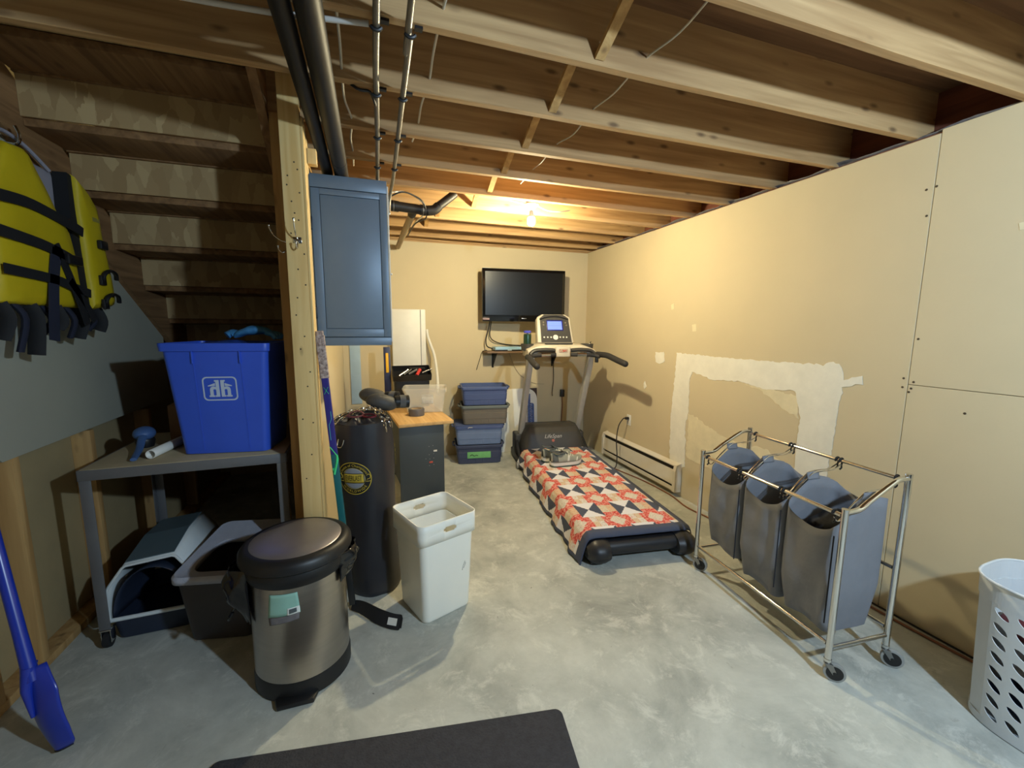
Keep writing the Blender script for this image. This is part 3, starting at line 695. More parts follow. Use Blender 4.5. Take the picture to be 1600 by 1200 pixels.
def arc(body, r_, top, size, sp):
    n = len(body)
    def wp_(p):
        a = p.x / r_
        rr_ = r_ + (p.y if top else -p.y)
        return bagwarp(.0018 + p.z)(Vector((rr_ * math.sin(a), rr_ * math.cos(a) * (1 if top else -1), 0)))
    letters('ring_lettering', body, M_gold, size, Matrix.Identity(4), em, warp=wp_, ext=.0003, space=sp)
arc("Choice of Champions", .0665, True, .0185, 1.0)
arc('WORLDWIDE', .0665, False, .018, 1.25)
for s in (-1, 1):
    MB().tube([bagwarp(.002)(Vector((s * .068 + .009 * math.cos(a), .012 - .004 + .012 * math.sin(a), 0))) for a in [R(150 - 24 * i) for i in range(12)]] + [bagwarp(.002)(Vector((s * .068 - .012, -.016, 0))), bagwarp(.002)(Vector((s * .068 + .012, -.016, 0)))], .002, 6).out('star_numeral', M_gold, em)
for k, zz in enumerate((.86, .83, .80, .775, .75)):
    MB().grid(lambda u, v: on_bag(.245 + .012 * u + .002 * k, zz + .018 * v, .002), 2, 2).out('side_print', M_gold, pb, solid=.0004)
# D ring at left, chain links and straps on top
def link(p, d, up, ln=.034, wd=.011, r_=.0028):
    d = d.normalized(); sd = up.cross(d).normalized()
    pts = []
    for i in range(16):
        a = 2 * PI * i / 16; pts.append(p + d * ((ln / 2 - wd) * (1 if math.cos(a) > 0 else -1) + wd * math.cos(a)) + sd * (wd * math.sin(a)))
    return MB().tube(pts, r_, 6, closed=True)
def chain(pts, seed):
    P_ = smooth_path(pts, 8); acc = 0; last = None; k = 0
    for a, b in zip(P_, P_[1:]):
        acc += (b - a).length
        if last is None or acc >= .026:
            d = b - a; up = Vector((0, 0, 1)) if k % 2 else (Vector((0, 0, 1)).cross(d)).normalized() * .8 + Vector((0, 0, .6))
            link(a, d, up).out('chain_link', M_chrome, pb); acc = 0; last = a; k += 1
zt = ph + .045
chain([(-.19, -.05, ph + .01), (-.17, -.06, ph + .03), (-.13, -.03, zt), (-.07, -.02, zt + .012), (-.02, -.03, zt + .02), (.0, .0, zt + .03)], 1)
chain([(-.18, -.09, ph - .01), (-.165, -.10, ph + .012), (-.12, -.08, zt - .006), (-.06, -.05, zt + .012)], 2)
chain([(.0, -.01, zt + .03), (.03, -.05, zt + .015), (.05, -.09, zt - .005), (.07, -.115, ph + .012), (.085, -.125, ph - .03), (.088, -.126, ph - .05)], 3)
chain([(.02, .03, zt + .02), (.06, .0, zt + .006), (.09, -.05, ph + .02), (.112, -.075, ph - .012), (.117, -.08, ph - .04)], 4)
MB().tube(smooth_path([(-.165, -.118, .955), (-.172, -.128, .918), (-.150, -.142, .915), (-.135, -.146, .955)], 5), .003, 8).out('metal_loop', M_chrome, pb)
M_bur = mat('burgundy_strap', (96, 44, 52), .7, var=.15, scale=30)
MB().tube(smooth_path([(-.12, -.10, zt - .006), (-.09, -.08, zt + .014), (-.05, -.075, zt + .016), (-.03, -.10, zt), (-.07, -.115, zt - .008), (-.11, -.105, zt - .004)], 6), .006, 8, flat=.6).out('strap', M_bur, pb)
MB().tube(smooth_path([(-.03, -.10, zt), (.01, -.105, zt + .002), (.035, -.115, zt - .008), (.0, -.125, zt - .012), (-.035, -.112, zt - .006)], 6), .006, 8, flat=.7).out('carabiner', mat('burgundy_metal', (110, 40, 52), .3, .6, var=.05), pb)

# ------------------------------------------------------------------ hockey stick leaning on the post
M_stkp = mat('purple_blue_shaft', (50, 44, 128), .35, var=.06)
M_stkt = mat('teal_shaft', (30, 104, 108), .35, var=.06)
M_stkk = mat('black_shaft', (28, 30, 34), .4, var=.1)
M_grn = mat('bright_green_print', (70, 220, 140), .4, var=0)
M_tape = mat('patterned_grip_tape', (196, 178, 170), .9, scale=70, col2=(92, 70, 68), bump=.3)
hs = thing('hockey_stick', 'purple and teal hockey stick leaning upright beside the lumber post', 'hockey stick', (-.157, 2.29, 0), 0)
A = Vector((0, 0, .045)); B = Vector((-.086, -.045, 1.545)); ax = (B - A)
_z = ax.normalized(); _x = (Vector((1, 0, 0)) - _z * _z.x).normalized(); _y = _z.cross(_x)
Q = Matrix(((_x.x, _y.x, _z.x, 0), (_x.y, _y.y, _z.y, 0), (_x.z, _y.z, _z.z, 0), (0, 0, 0, 1)))
def shaft(t0, t1, name, m, e=0):
    l = ax.length
    return MB().loft([[Q @ Vector((x, y, l * t)) + A for x, y in rrect(.034 + e, .022 + e, .005, 3)] for t in (t0, t1)]).out(name, m, hs)
shaft(.0, .30, 'lower_shaft', M_stkk); shaft(.3005, .58, 'middle_shaft', M_stkt); shaft(.5805, .845, 'upper_shaft', M_stkp)
gt = shaft(.8455, .985, 'grip_tape', M_tape, .007)
MB().loft([[Q @ Vector((x, y, ax.length * t)) + A for x, y in rrect(.036, .034, .012, 4)] for t in (.985, 1.0)]).out('butt_knob', M_tape, hs)
F_ = lambda x, z, o=.0: Q @ Vector((x, -.0118 - o, z)) + A
fl = ax.length
for pts in ([(-.015, .915), (.013, .865), (.002, .80)], [(.013, .865), (.014, .845), (-.010, .765), (-.012, .80)]):
    MB().tube([F_(x, z) for x, z in pts], .0055, 6, flat=.5).out('green_chevron', M_grn, hs)
for a, b in (((-.010, 1.19), (.010, 1.225)), ((.010, 1.19), (-.010, 1.225))):
    MB().tube([F_(*a), F_(*b)], .0025, 6, flat=.4).out('green_cross', M_grn, hs)
MB().tube([F_(.008, 1.10), F_(.008, 1.06), F_(-.006, 1.03), F_(-.006, .95)], .0012, 5).out('thin_line_print', mat('pale_teal_print', (90, 190, 190), .5, var=0), hs)
MB().box(-.013, .013, -.0006, 0, -.05, .05, M=T(*F_(0, .335)) @ Q).out('white_block', M_white, hs)
letters('block_lettering', 'B', M_printblk, .03, T(*F_(0, .357, .0012)) @ Q @ FACE_Y @ rot(0, 0, 0), hs)
letters('block_lettering', 'a', M_printblk, .03, T(*F_(0, .318, .0012)) @ Q @ FACE_Y, hs)
# blade on the floor, pointing to the right front
bp_ = smooth_path([(-.01, .005, .0), (.04, -.045, .0), (.12, -.15, .0), (.19, -.215, .0), (.245, -.245, .0)], 6); rings = []
for i, p in enumerate(bp_):
    d = (bp_[min(i + 1, len(bp_) - 1)] - bp_[max(i - 1, 0)]).normalized(); n = Vector((-d.y, d.x, 0)); t = i / (len(bp_) - 1)
    hgt = .05 + .022 * math.sin(min(1, t * 1.6) * PI * .5) if t < .93 else .07 - (t - .93) * .35
    z0 = .002 + (.012 if t > .95 else 0)
    w0 = .008 - .004 * t
    # the blade lies over on its back, so its face looks up
    up = Vector((0, 0, 1)) * .85 + n * .5; up.normalize(); nn = up.cross(d).normalized()
    b0 = p + Vector((0, 0, z0 + .004))
    rings.append([b0 - nn * w0 * .5, b0 + nn * w0 * .5, b0 + up * hgt + nn * w0 * .5, b0 + up * hgt - nn * w0 * .5])
MB().loft(rings).out('blade', M_blackrub, hs)
p = bp_[-7]; d = (bp_[-2] - bp_[-9]).normalized(); n = Vector((-d.y, d.x, 0)); up = (Vector((0, 0, 1)) * .85 + n * .5).normalized()
Bm = Matrix(((d.x, up.x, d.cross(up).x, 0), (d.y, up.y, d.cross(up).y, 0), (d.z, up.z, d.cross(up).z, 0), (0, 0, 0, 1)))
MB().box(-.02, .032, .018, .052, .004, .0056, M=T(p.x, p.y, .006) @ Bm).out('white_sticker', M_white, hs)

# ------------------------------------------------------------------ mat
M_mat = mat('charcoal_mat_pile', (62, 62, 68), .95, var=.16, scale=45, bump=.6, bscale=130)
mt = MB().prism(rrect(1.3, .62, .03, 6), .011, None, .003).out('floor_mat', M_mat, None)
mt.location = (-.006, 1.171, 0); mt.rotation_euler = (0, 0, -.152)
tag(mt, 'charcoal floor mat with rounded corner at the bottom edge of the picture', 'mat')

# ------------------------------------------------------------------ white laundry basket with lens shaped holes
M_bask = mat('white_basket_plastic', (214, 218, 220), .42, var=.03)
bk = thing('laundry_basket', 'white oval laundry basket with slanted lens holes at the right wall', 'laundry basket', (2.435, .625, 0), .05)
bh = .60
def bring(z, e=0):
    k = .90 + .10 * z / bh
    return (.40 * k + e, .56 * k + e, .17 * k)
def bpt(s, z, e=0):
    """point on the wall: s in 0..1 round the oval"""
    wd, dp, r_ = bring(z, e); P_ = BK_P; n = len(P_)
    f = (s % 1) * n; i = int(f) % n; t = f - int(f); a, b = P_[i], P_[(i + 1) % n]
    return Vector(((a[0] + (b[0] - a[0]) * t) * wd, (a[1] + (b[1] - a[1]) * t) * dp, z))
# evenly spaced unit outline of a superellipse
_raw = [(.5 * math.copysign(abs(math.cos(a)) ** .62, math.cos(a)), .5 * math.copysign(abs(math.sin(a)) ** .62, math.sin(a))) for a in [2 * PI * i / 720 for i in range(720)]]
_len = [0]
for i in range(720):
    a, b = _raw[i], _raw[(i + 1) % 720]; _len.append(_len[-1] + math.hypot((b[0] - a[0]) * .42, (b[1] - a[1]) * .58))
BK_P = []; j = 0
for k in range(160):
    t = _len[-1] * k / 160
    while _len[j + 1] < t: j += 1
    BK_P.append(_raw[j % 720])
HOLE = -1; NH, rows = 24, 8; zr0, zr1 = .035, .52; rhh = (zr1 - zr0) / rows
wall = MB(); t = bmesh.new()
def quad(pts): t.faces.new([t.verts.new(p) for p in pts])
for r_ in range(rows):
    za, zb = zr0 + r_ * rhh, zr0 + (r_ + 1) * rhh
    for c in range(NH):
        skew = 0
        s0 = (c + skew * r_) / NH; s1 = (c + 1 + skew * r_) / NH
        def cell(u, v): return bpt(s0 + (s1 - s0) * u + skew / NH * v, za + (zb - za) * v)
        pc_ = cell(.5, .5)
        if abs(pc_.y) > .205:
            quad([cell(0, 0), cell(1, 0), cell(1, 1), cell(0, 1)]); continue
        N_ = 16; inn = []; outr = []
        for i in range(N_):
            a = 2 * PI * i / N_
            lx = .029 * math.cos(a); ly = .0125 * math.copysign(abs(math.sin(a)) ** 1.35, math.sin(a)); ca_, sa_ = math.cos(R(-34)), math.sin(R(-34))
            inn.append((.5 - (lx * ca_ - ly * sa_) / .073 * HOLE, .5 + (lx * sa_ + ly * ca_) / .0606))
            m_ = max(abs(math.cos(a)), abs(math.sin(a))); outr.append((.5 + .5 * math.cos(a) / m_, .5 + .5 * math.sin(a) / m_))
        for i in range(N_):
            k = (i + 1) % N_; quad([cell(*outr[i]), cell(*outr[k]), cell(*inn[k]), cell(*inn[i])])
bmesh.ops.remove_doubles(t, verts=t.verts[:], dist=.0004)
bmesh.ops.recalc_face_normals(t, faces=t.faces[:]); wall._merge(t)
def band(z0, z1, n=3): wall.grid(lambda u, v: bpt(u, z0 + (z1 - z0) * v), 160, n, cu=True)
band(.004, zr0, 2); band(zr1, bh, 4)
wall.grid(lambda u, v: bpt(u, .004) * (1 - v) + Vector((0, 0, .004 * v)), 160, 2, cu=True)
wall.out('wall', M_bask, bk, smooth=False, solid=.003)
MB().tube([bpt(i / 120, bh, .004) for i in range(120)], .005, 8, closed=True).out('rim', M_bask, bk)
for z in (.0,): MB().grid(lambda u, v: bpt(u, .0, -.004) + Vector((0, 0, .001 + .004 * v)), 120, 1, cu=True).out('foot_line', M_black, bk)
M_red = mat('dark_red_cloth', (98, 34, 40), .9, var=.2, scale=9, bump=.3, bscale=14)
M_navy = mat('navy_cloth', (40, 50, 84), .9, var=.2, scale=9, bump=.3, bscale=14)
M_greyc = mat('mottled_grey_cloth', (150, 144, 140), .9, var=.25, scale=14, bump=.3, bscale=14)
heap('clothes_pile', 'dark red clothes near the top of the white basket', 'clothes', (2.45, .63, .40), .16, .225, .058, M_red, 1, .08)
heap('clothes_pile', 'mottled grey clothes in the middle of the white basket', 'clothes', (2.44, .63, .25), .155, .22, .062, M_greyc, 5, .08)
heap('clothes_pile', 'navy clothes at the bottom of the white basket', 'clothes', (2.44, .63, .10), .15, .215, .066, M_navy, 9, .08)
# ------------------------------------------------------------------ treadmill
M_tmk = mat('dark_grey_plastic', (62, 60, 58), .5, var=.08)
M_tmb = mat('treadmill_black', (38, 38, 42), .42, var=.1)
M_silv = mat('silver_grey_paint', (178, 176, 172), .4, .15, var=.04)
M_champ = mat('champagne_plastic', (206, 196, 176), .45, var=.04)
M_foam = mat('grip_foam', (44, 42, 42), .7, var=.1, bump=.1, bscale=200)
tm = thing('treadmill', 'grey folding treadmill with lit blue display, quilt over its deck', 'treadmill', (1.695, 2.292, 0), -.128)
DW, DL = .375, 1.94
MB().box(-.26, .26, .06, DL + .05, .10, .165, .006).out('running_deck', M_tmb, tm)
for s in (-1, 1): MB().box(s * .315 - .055, s * .315 + .055, .04, DL + .1, .055, .175, .018, 3).out('side_rail', M_tmb, tm)
MB().tube([(-.27, -.035, .105), (.27, -.035, .105)], .052, 20).box(-.27, .27, -.06, .05, .055, .125, .01).out('rear_roller_cover', M_tmb, tm)
for s in (-1, 1):
    rings = []
    for i in range(9):
        t = i / 8; x = s * (.245 + .15 * t); k = (1 - max(0, t - .55) ** 2 * 2.4) * (.86 + .14 * min(1, t * 4))
        rings.append([(x, -.035 + .105 * k * math.cos(a) * (1 if math.cos(a) < 0 else 1.0), .092 + .080 * k * math.sin(a)) for a in [2 * PI * j / 22 for j in range(22)]])
    MB().loft(rings).box(s * .32 - .045, s * .32 + .045, -.06, .03, .0, .03, .006).out('end_cap', M_tmb, tm)
# motor hood
def hood(u, v):
    p = [(1.93, .175), (1.955, .26), (2.0, .37), (2.05, .425), (2.12, .445), (2.30, .43), (2.40, .36), (2.44, .2), (2.44, .08)]
    f = v * (len(p) - 1); i = min(int(f), len(p) - 2); q = f - i; y = p[i][0] + (p[i + 1][0] - p[i][0]) * q; z = p[i][1] + (p[i + 1][1] - p[i][1]) * q
    e = abs(2 * u - 1); top = (z - .1)
    x = (2 * u - 1) * .40
    if e > .72: z = z - (z - .09) * ((e - .72) / .28) ** 1.6 * .95
    return (x, y + (.03 * max(0, e - .5)), z)
hd = MB().grid(hood, 30, 32).out('motor_hood', M_tmk, tm, solid=.004, angle=60)
nfr = Vector((0, -.37 + .26, .06)).normalized()
a0, b0 = Vector((0, 1.957, .262)), Vector((0, 2.0, .37)); d = (b0 - a0).normalized(); n = Vector((1, 0, 0)).cross(d)
HM = Matrix(((1, 0, 0, 0), (0, d.y, n.y, 0), (0, d.z, n.z, 0), (0, 0, 0, 1)))
letters('hood_lettering', 'LifeSpan', M_silv, .062, T(-.02, 1.982, .332) @ HM @ T(0, 0, .004), tm, shear=.35)
MB().lathe([(.001, .003), (.016, .004), (.016, 0)], 16, M=T(-.02, 1.966, .287) @ HM).out('hood_emblem', mat('copper_red_print', (170, 92, 78), .5, var=0), tm)
MB().box(-.39, -.34, 1.9, 2.35, .06, .2, .02, 3).box(.34, .39, 1.9, 2.35, .06, .2, .02, 3).out('hood_skirt', M_tmb, tm)
# base and transport wheels
for s in (-1, 1):
    MB().box(s * .385 - .035, s * .385 + .035, 1.82, 2.45, .02, .10, .012).out('base_rail', M_tmk, tm)
    MB().box(s * .385 - .04, s * .385 + .04, 2.16, 2.34, .09, .33, .02, 3).out('upright_bracket', M_tmk, tm)
    MB().lathe([(.016, -.012), (.03, -.012), (.033, 0), (.03, .012), (.016, .012)], 20, M=T(s * .345, 2.20, .27) @ rot(0, PI / 2, 0)).out('pivot_ring', M_chrome, tm)
    MB().lathe([(.02, -.02), (.036, -.018), (.038, 0), (.036, .018), (.02, .02)], 22, M=T(s * .445, 1.90, .038) @ rot(0, PI / 2, 0)).out('transport_wheel', mat('grey_wheel_rubber', (150, 148, 142), .6, var=.08), tm)
    MB().tube(smooth_path([(s * .40, 1.94, .09), (s * .41, 2.05, .17), (s * .40, 2.2, .26)], 5), .022, 10).out('link_arm', M_tmb, tm)
    pts = [Vector((s * .345, 2.27, .22)), Vector((s * .342, 2.05, .72)), Vector((s * .340, 1.83, 1.20)), Vector((s * .330, 1.80, 1.27)), Vector((s * .29, 1.80, 1.318))]
    rings = []
    for i, p in enumerate(pts):
        d = (pts[min(i + 1, 4)] - pts[max(i - 1, 0)]).normalized(); sd = Vector((0, -d.z, d.y)).normalized() if abs(d.x) < .5 else Vector((0, -1, .2)).normalized(); x_ = d.cross(sd).normalized()
        rings.append([p + x_ * a + sd * b for a, b in rrect(.062, .092 if i < 3 else .10, .014, 3)])
    MB().loft(rings).out('upright', M_silv if True else M_champ, tm, angle=50)
# console crossbeam
rings = []
for i in range(25):
    u = -.375 + .75 * i / 24; e = abs(u) / .375
    zt = 1.385 - .055 * max(0, e - .55) ** 1.5 * 3.2; zb = 1.315 - .10 * max(0, e - .6) ** 1.2 * 1.6
    rings.append([(u, 1.745 + .03 * e, zb), (u, 1.735 + .03 * e, (zb + zt) / 2), (u, 1.77, zt - .006), (u, 1.79, zt), (u, 2.0, zt + .02), (u, 2.03, zt), (u, 2.03, zb)])
MB().loft(rings).out('console_beam', M_champ, tm, angle=50)
MB().box(-.085, .075, 1.722, 1.75, 1.262, 1.372, .008).out('centre_badge', M_champ, tm)
MB().loft([[(u, 1.718, z) for u, z in pts] for pts in ([(-.05, 1.31), (.045, 1.31), (.045, 1.345), (-.05, 1.345)],)] + [[(u, 1.7205, z) for u, z in [(-.05, 1.31), (.045, 1.31), (.045, 1.345), (-.05, 1.345)]]]).out('badge_print', mat('faint_beige_print', (186, 168, 148), .6, scale=60, col2=(160, 120, 100)), tm)
MB().tube([(-.01, 1.718, 1.335), (.012, 1.718, 1.322), (-.004, 1.718, 1.316), (.026, 1.718, 1.332)], .004, 6).out('red_print', mat('red_print', (196, 62, 50), .5, var=0), tm)
MB().box(-.17, .13, 1.80, 1.86, 1.392, 1.402, .002).out('reading_ledge', M_tmk, tm)
for s in (-1, 1):
    MB().tube(smooth_path([(s * .085, 1.73, 1.285), (s * .16, 1.715, 1.283), (s * .26, 1.705, 1.283), (s * .34, 1.70, 1.275), (s * .385, 1.66, 1.265)], 6), .021, 14).out('grip_bar', M_foam, tm)
    MB().tube([(s * .15, 1.716, 1.284), (s * .25, 1.706, 1.284)], .0225, 14).out('pulse_sensor', M_chrome, tm)
    MB().tube(smooth_path([(s * .09, 1.745, 1.33), (s * .2, 1.745, 1.335), (s * .31, 1.745, 1.325), (s * .36, 1.735, 1.285)], 6), .026, 12, flat=.8).out('grip_shroud', M_tmk, tm)
MB().tube(smooth_path([(-.385, 1.74, 1.262), (-.392, 1.64, 1.258), (-.40, 1.45, 1.228), (-.405, 1.275, 1.205)], 6), .030, 16).ball((-.405, 1.272, 1.2045), .030, u=14, v=10).out('handlebar', M_foam, tm, angle=60)
MB().tube(smooth_path([(.385, 1.74, 1.285), (.40, 1.66, 1.287), (.42, 1.54, 1.283), (.452, 1.40, 1.25), (.475, 1.255, 1.222)], 6), .030, 16).ball((.475, 1.252, 1.2215), .030, u=14, v=10).out('handlebar', M_foam, tm, angle=60)
MB().box(.35, .38, 1.68, 1.72, 1.20, 1.26, .006).out('safety_clip', M_black, tm)
# cup holders
for x, nm in ((-.345, 'cup_holder'), (.34, 'tray')):
    MB().lathe([(.03, .0), (.050, .005), (.056, .075), (.050, .078), (.044, .015), (.02, .012)], 24, c=(x, 1.93, 1.315), sx=1.25, sy=1.4).out(nm, M_tmk, tm)
# display housing, tilted back
CM = T(-.03, 1.90, 1.405) @ rot(-.38, 0, 0)
hs_ = [(-.205, 0), (.205, 0), (.19, .30), (.13, .335), (-.13, .335), (-.19, .30)]
MB().prism([(x, z) for x, z in hs_], .10, CM @ Matrix(((1, 0, 0, 0), (0, 0, 1, -.0), (0, 1, 0, 0), (0, 0, 0, 1))), .012).out('console_housing', M_champ, tm, angle=40)
MB().prism([(-.165, .005), (.180, .005), (.165, .285), (.11, .325), (-.11, .325), (-.160, .285)], .006, CM @ Matrix(((1, 0, 0, 0), (0, 0, 1, -.007), (0, 1, 0, 0), (0, 0, 0, 1)))).out('console_face', M_tmk, tm)
MB().tube(smooth_path([CM @ Vector((x, -.010, z)) for x, z in ((-.165, .268), (-.08, .295), (0, .303), (.08, .295), (.165, .268))], 5), .012, 8, flat=.5).out('visor', M_tmb, tm)
MB().box(-.092, .098, -.0105, -.0072, .135, .262, .002, M=CM).out('screen_frame', mat('deep_blue_bezel', (34, 40, 110), .3, var=0), tm)
MB().box(-.08, .082, -.0115, -.0106, .148, .245, 0, M=CM).out('screen', mat('lit_blue_screen', (90, 110, 220), .3, var=0, emit=((116, 140, 255), 1.1)), tm, smooth=False)
MB().box(-.075, .077, -.0122, -.0117, .192, .195, 0, M=CM).out('screen_line', mat('blue_screen_line', (90, 110, 220), .3, var=0, emit=((80, 100, 210), .7)), tm)
MB().lathe([(.014, -.004), (.027, -.005), (.029, 0), (.012, 0)], 24, M=CM @ T(.0, -.008, .06) @ rot(PI / 2, 0, 0) @ rot(PI, 0, 0) @ rot(PI, 0, 0)).out('start_button', M_white, tm)
for x in (-.13, -.09, -.052, .052, .088, .125): MB().lathe([(.001, .0025), (.0085, .002), (.009, 0)], 12, M=CM @ T(x, -.0085, .06) @ rot(PI / 2, 0, 0)).out('button', M_white, tm)
for x, z in ((-.125, .235), (-.125, .205), (.128, .23), (.135, .20)): MB().lathe([(.001, .0025), (.0095, .002), (.01, 0)], 12, M=CM @ T(x, -.0085, z) @ rot(PI / 2, 0, 0)).out('button', mat('grey_button', (120, 112, 100), .5, var=0), tm)

def to_tm(u, v, z): c, s = math.cos(-.128), math.sin(-.128); return Vector((1.695 + c * u - s * v, 2.292 + s * u + c * v, z))
p = to_tm(-.345, 1.93, 1.332)
bt = thing('drink_bottle', 'dark green bottle with blue lid in the left cup holder of the treadmill', 'bottle', p)
MB().lathe([(.03, 0), (.041, .003), (.042, .02), (.042, .15), (.039, .165)], 24).out('body', mat('dark_green_can', (36, 66, 52), .25, .4, var=.05), bt)
MB().lathe([(.040, .1655), (.042, .167), (.042, .175), (.038, .176)], 24).out('neck_ring', M_chrome, bt)
MB().lathe([(.039, .1765), (.041, .178), (.041, .196), (.036, .202), (.01, .203)], 24).out('lid', mat('violet_blue_lid', (70, 72, 178), .35, var=.03), bt)
p = to_tm(.34, 1.93, 1.332)
pn = thing('pen', 'pale pen sticking out of the tray at the right of the treadmill console', 'pen', p)
MB().cyl((-.04, -.05, .012), (.045, .02, .062), .005, 8).out('barrel', M_white, pn)
MB().cyl((.045, .02, .062), (.072, .042, .078), .005, 8).out('cap', M_black, pn)

# quilt: patchwork colours per face on one draped sheet
qu = MB()
PTU, PTV = .297, .385
def q_path(s):
    """s metres across, from the hem at the left floor to the right edge -> (u, z)"""
    segs = [((-.432, .012), (-.412, .10)), ((-.412, .10), (-.392, .172)), ((-.392, .172), (-.372, .196)), ((-.372, .196), (-.33, .203)), ((-.33, .203), (.34, .200)), ((.34, .200), (.372, .192)), ((.372, .192), (.380, .165))]
    for a, b in segs:
        l = math.hypot(b[0] - a[0], b[1] - a[1])
        if s <= l: return a[0] + (b[0] - a[0]) * s / l, a[1] + (b[1] - a[1]) * s / l
        s -= l
    return segs[-1][1]
QS = sum(math.hypot(b[0] - a[0], b[1] - a[1]) for a, b in [((-.432, .012), (-.412, .10)), ((-.412, .10), (-.392, .172)), ((-.392, .172), (-.372, .196)), ((-.372, .196), (-.33, .203)), ((-.33, .203), (.34, .200)), ((.34, .200), (.372, .192)), ((.372, .192), (.380, .165))])
V0, V1 = -.045, 1.93
def q_fn(a, b):
    s = a * QS; v = V0 + (V1 - V0) * b; u, z = q_path(s)
    drape = max(0, 1 - s / .2)
    w_ = noise.noise((v * 5, s * 3, 1)); w2 = noise.noise((v * 13, s * 5, 6))
    u += drape * (.018 * w_ + .010 * w2) - drape * .012 * (1 + math.sin(v * 17 + 2 * w_))
    z += (1 - drape) * (.004 * noise.noise((u * 6, v * 6, 3)) + .002 * w2) + .004 * (1 - drape)
    if drape > 0: z = max(z, .006 + .012 * b)
    # left hem lifts towards the far end
    if drape > 0: z += drape ** 2 * .08 * max(0, b - .55)
    if v < -.01: z -= (-.01 - v) ** 2 * 22
    return (u, v, z)
NU, NV = 150, 300
qu.grid(q_fn, NU, NV)
q_ob = qu.out('quilt', vcol('quilt_fabric', .9, bump=.25), None, angle=80, solid=.006)
q_ob.location = tm.location; q_ob.rotation_euler = tm.rotation_euler
tag(q_ob, 'patchwork quilt of red, cream, white and navy patches on the treadmill deck', 'quilt')
NAVY, WHITE, CREAM, PEACH, RED, PINK, GREEN = [L(c) for c in ((72, 78, 98), (228, 226, 232), (212, 200, 178), (216, 184, 154), (208, 78, 70), (226, 132, 122), (156, 146, 124))]
def mixc(a, b, t): return tuple(x + (y - x) * t for x, y in zip(a, b))
def floral(base, s, v, seed, amt=.5):
    n = noise.noise((s * 85 + seed, v * 85, seed)); n2 = noise.noise((s * 130, v * 130, seed + 5))
    c = base
    if n > .30: c = mixc(c, RED, amt)
    if n2 > .38: c = mixc(c, GREEN, .5)
    return c
def reds(s, v, seed):
    n = noise.noise((s * 70 + seed, v * 70, seed * 3)); m_ = noise.noise((s * 55 + seed * 2, v * 55, 7)); return mixc(PINK, CREAM, .45) if m_ > .22 else (PINK if n > .05 else (mixc(RED, (.3, .03, .03), .3) if n < -.3 else RED))
def q_col(s, v):
    if s > QS - .075 or v < .022: return NAVY
    if s < .028: return NAVY
    x = (s - .6265) / PTU + .31; y = (v - .319) / PTV + .31
    i, j = math.floor(x), math.floor(y); fx, fy = x - i, y - j
    a, b = int(fx > .62), int(fy > .62); cx = (fx - .81) / .38 if a else fx / .62 - .5; cy_ = (fy - .81) / .38 if b else fy / .62 - .5
    h = (i * 7 + j * 13) % 11
    if a == 0 and b == 0:
        return NAVY if abs(cx) > abs(cy_) else WHITE
    if a == 1 and b == 1:
        return floral(mixc(CREAM, WHITE, .3), s, v, h, .25) if abs(cx) + abs(cy_) < .56 else reds(s, v, h)
    if a == 0:   # strips between the hourglasses: red ends, cream and peach middles
        if abs(cx) > .24: return reds(s, v, h)
        return floral(mixc(CREAM, PEACH, .5) if cx * cy_ > 0 else mixc(WHITE, CREAM, .5), s, v, h + 3, .4)
    if abs(cy_) > .24: return reds(s, v, h)
    return floral(PEACH if cx > 0 else CREAM, s, v, h + 6, .4)
me = q_ob.data; ca = me.color_attributes.new('Col', 'FLOAT_COLOR', 'CORNER'); buf = []
for k in range(NU * NV):
    i, j = k % NU, k // NU
    s = (i + .5) / NU * QS; v = V0 + (V1 - V0) * (j + .5) / NV
    buf += [*q_col(s, v), 1] * 4
ca.data.foreach_set('color', buf)

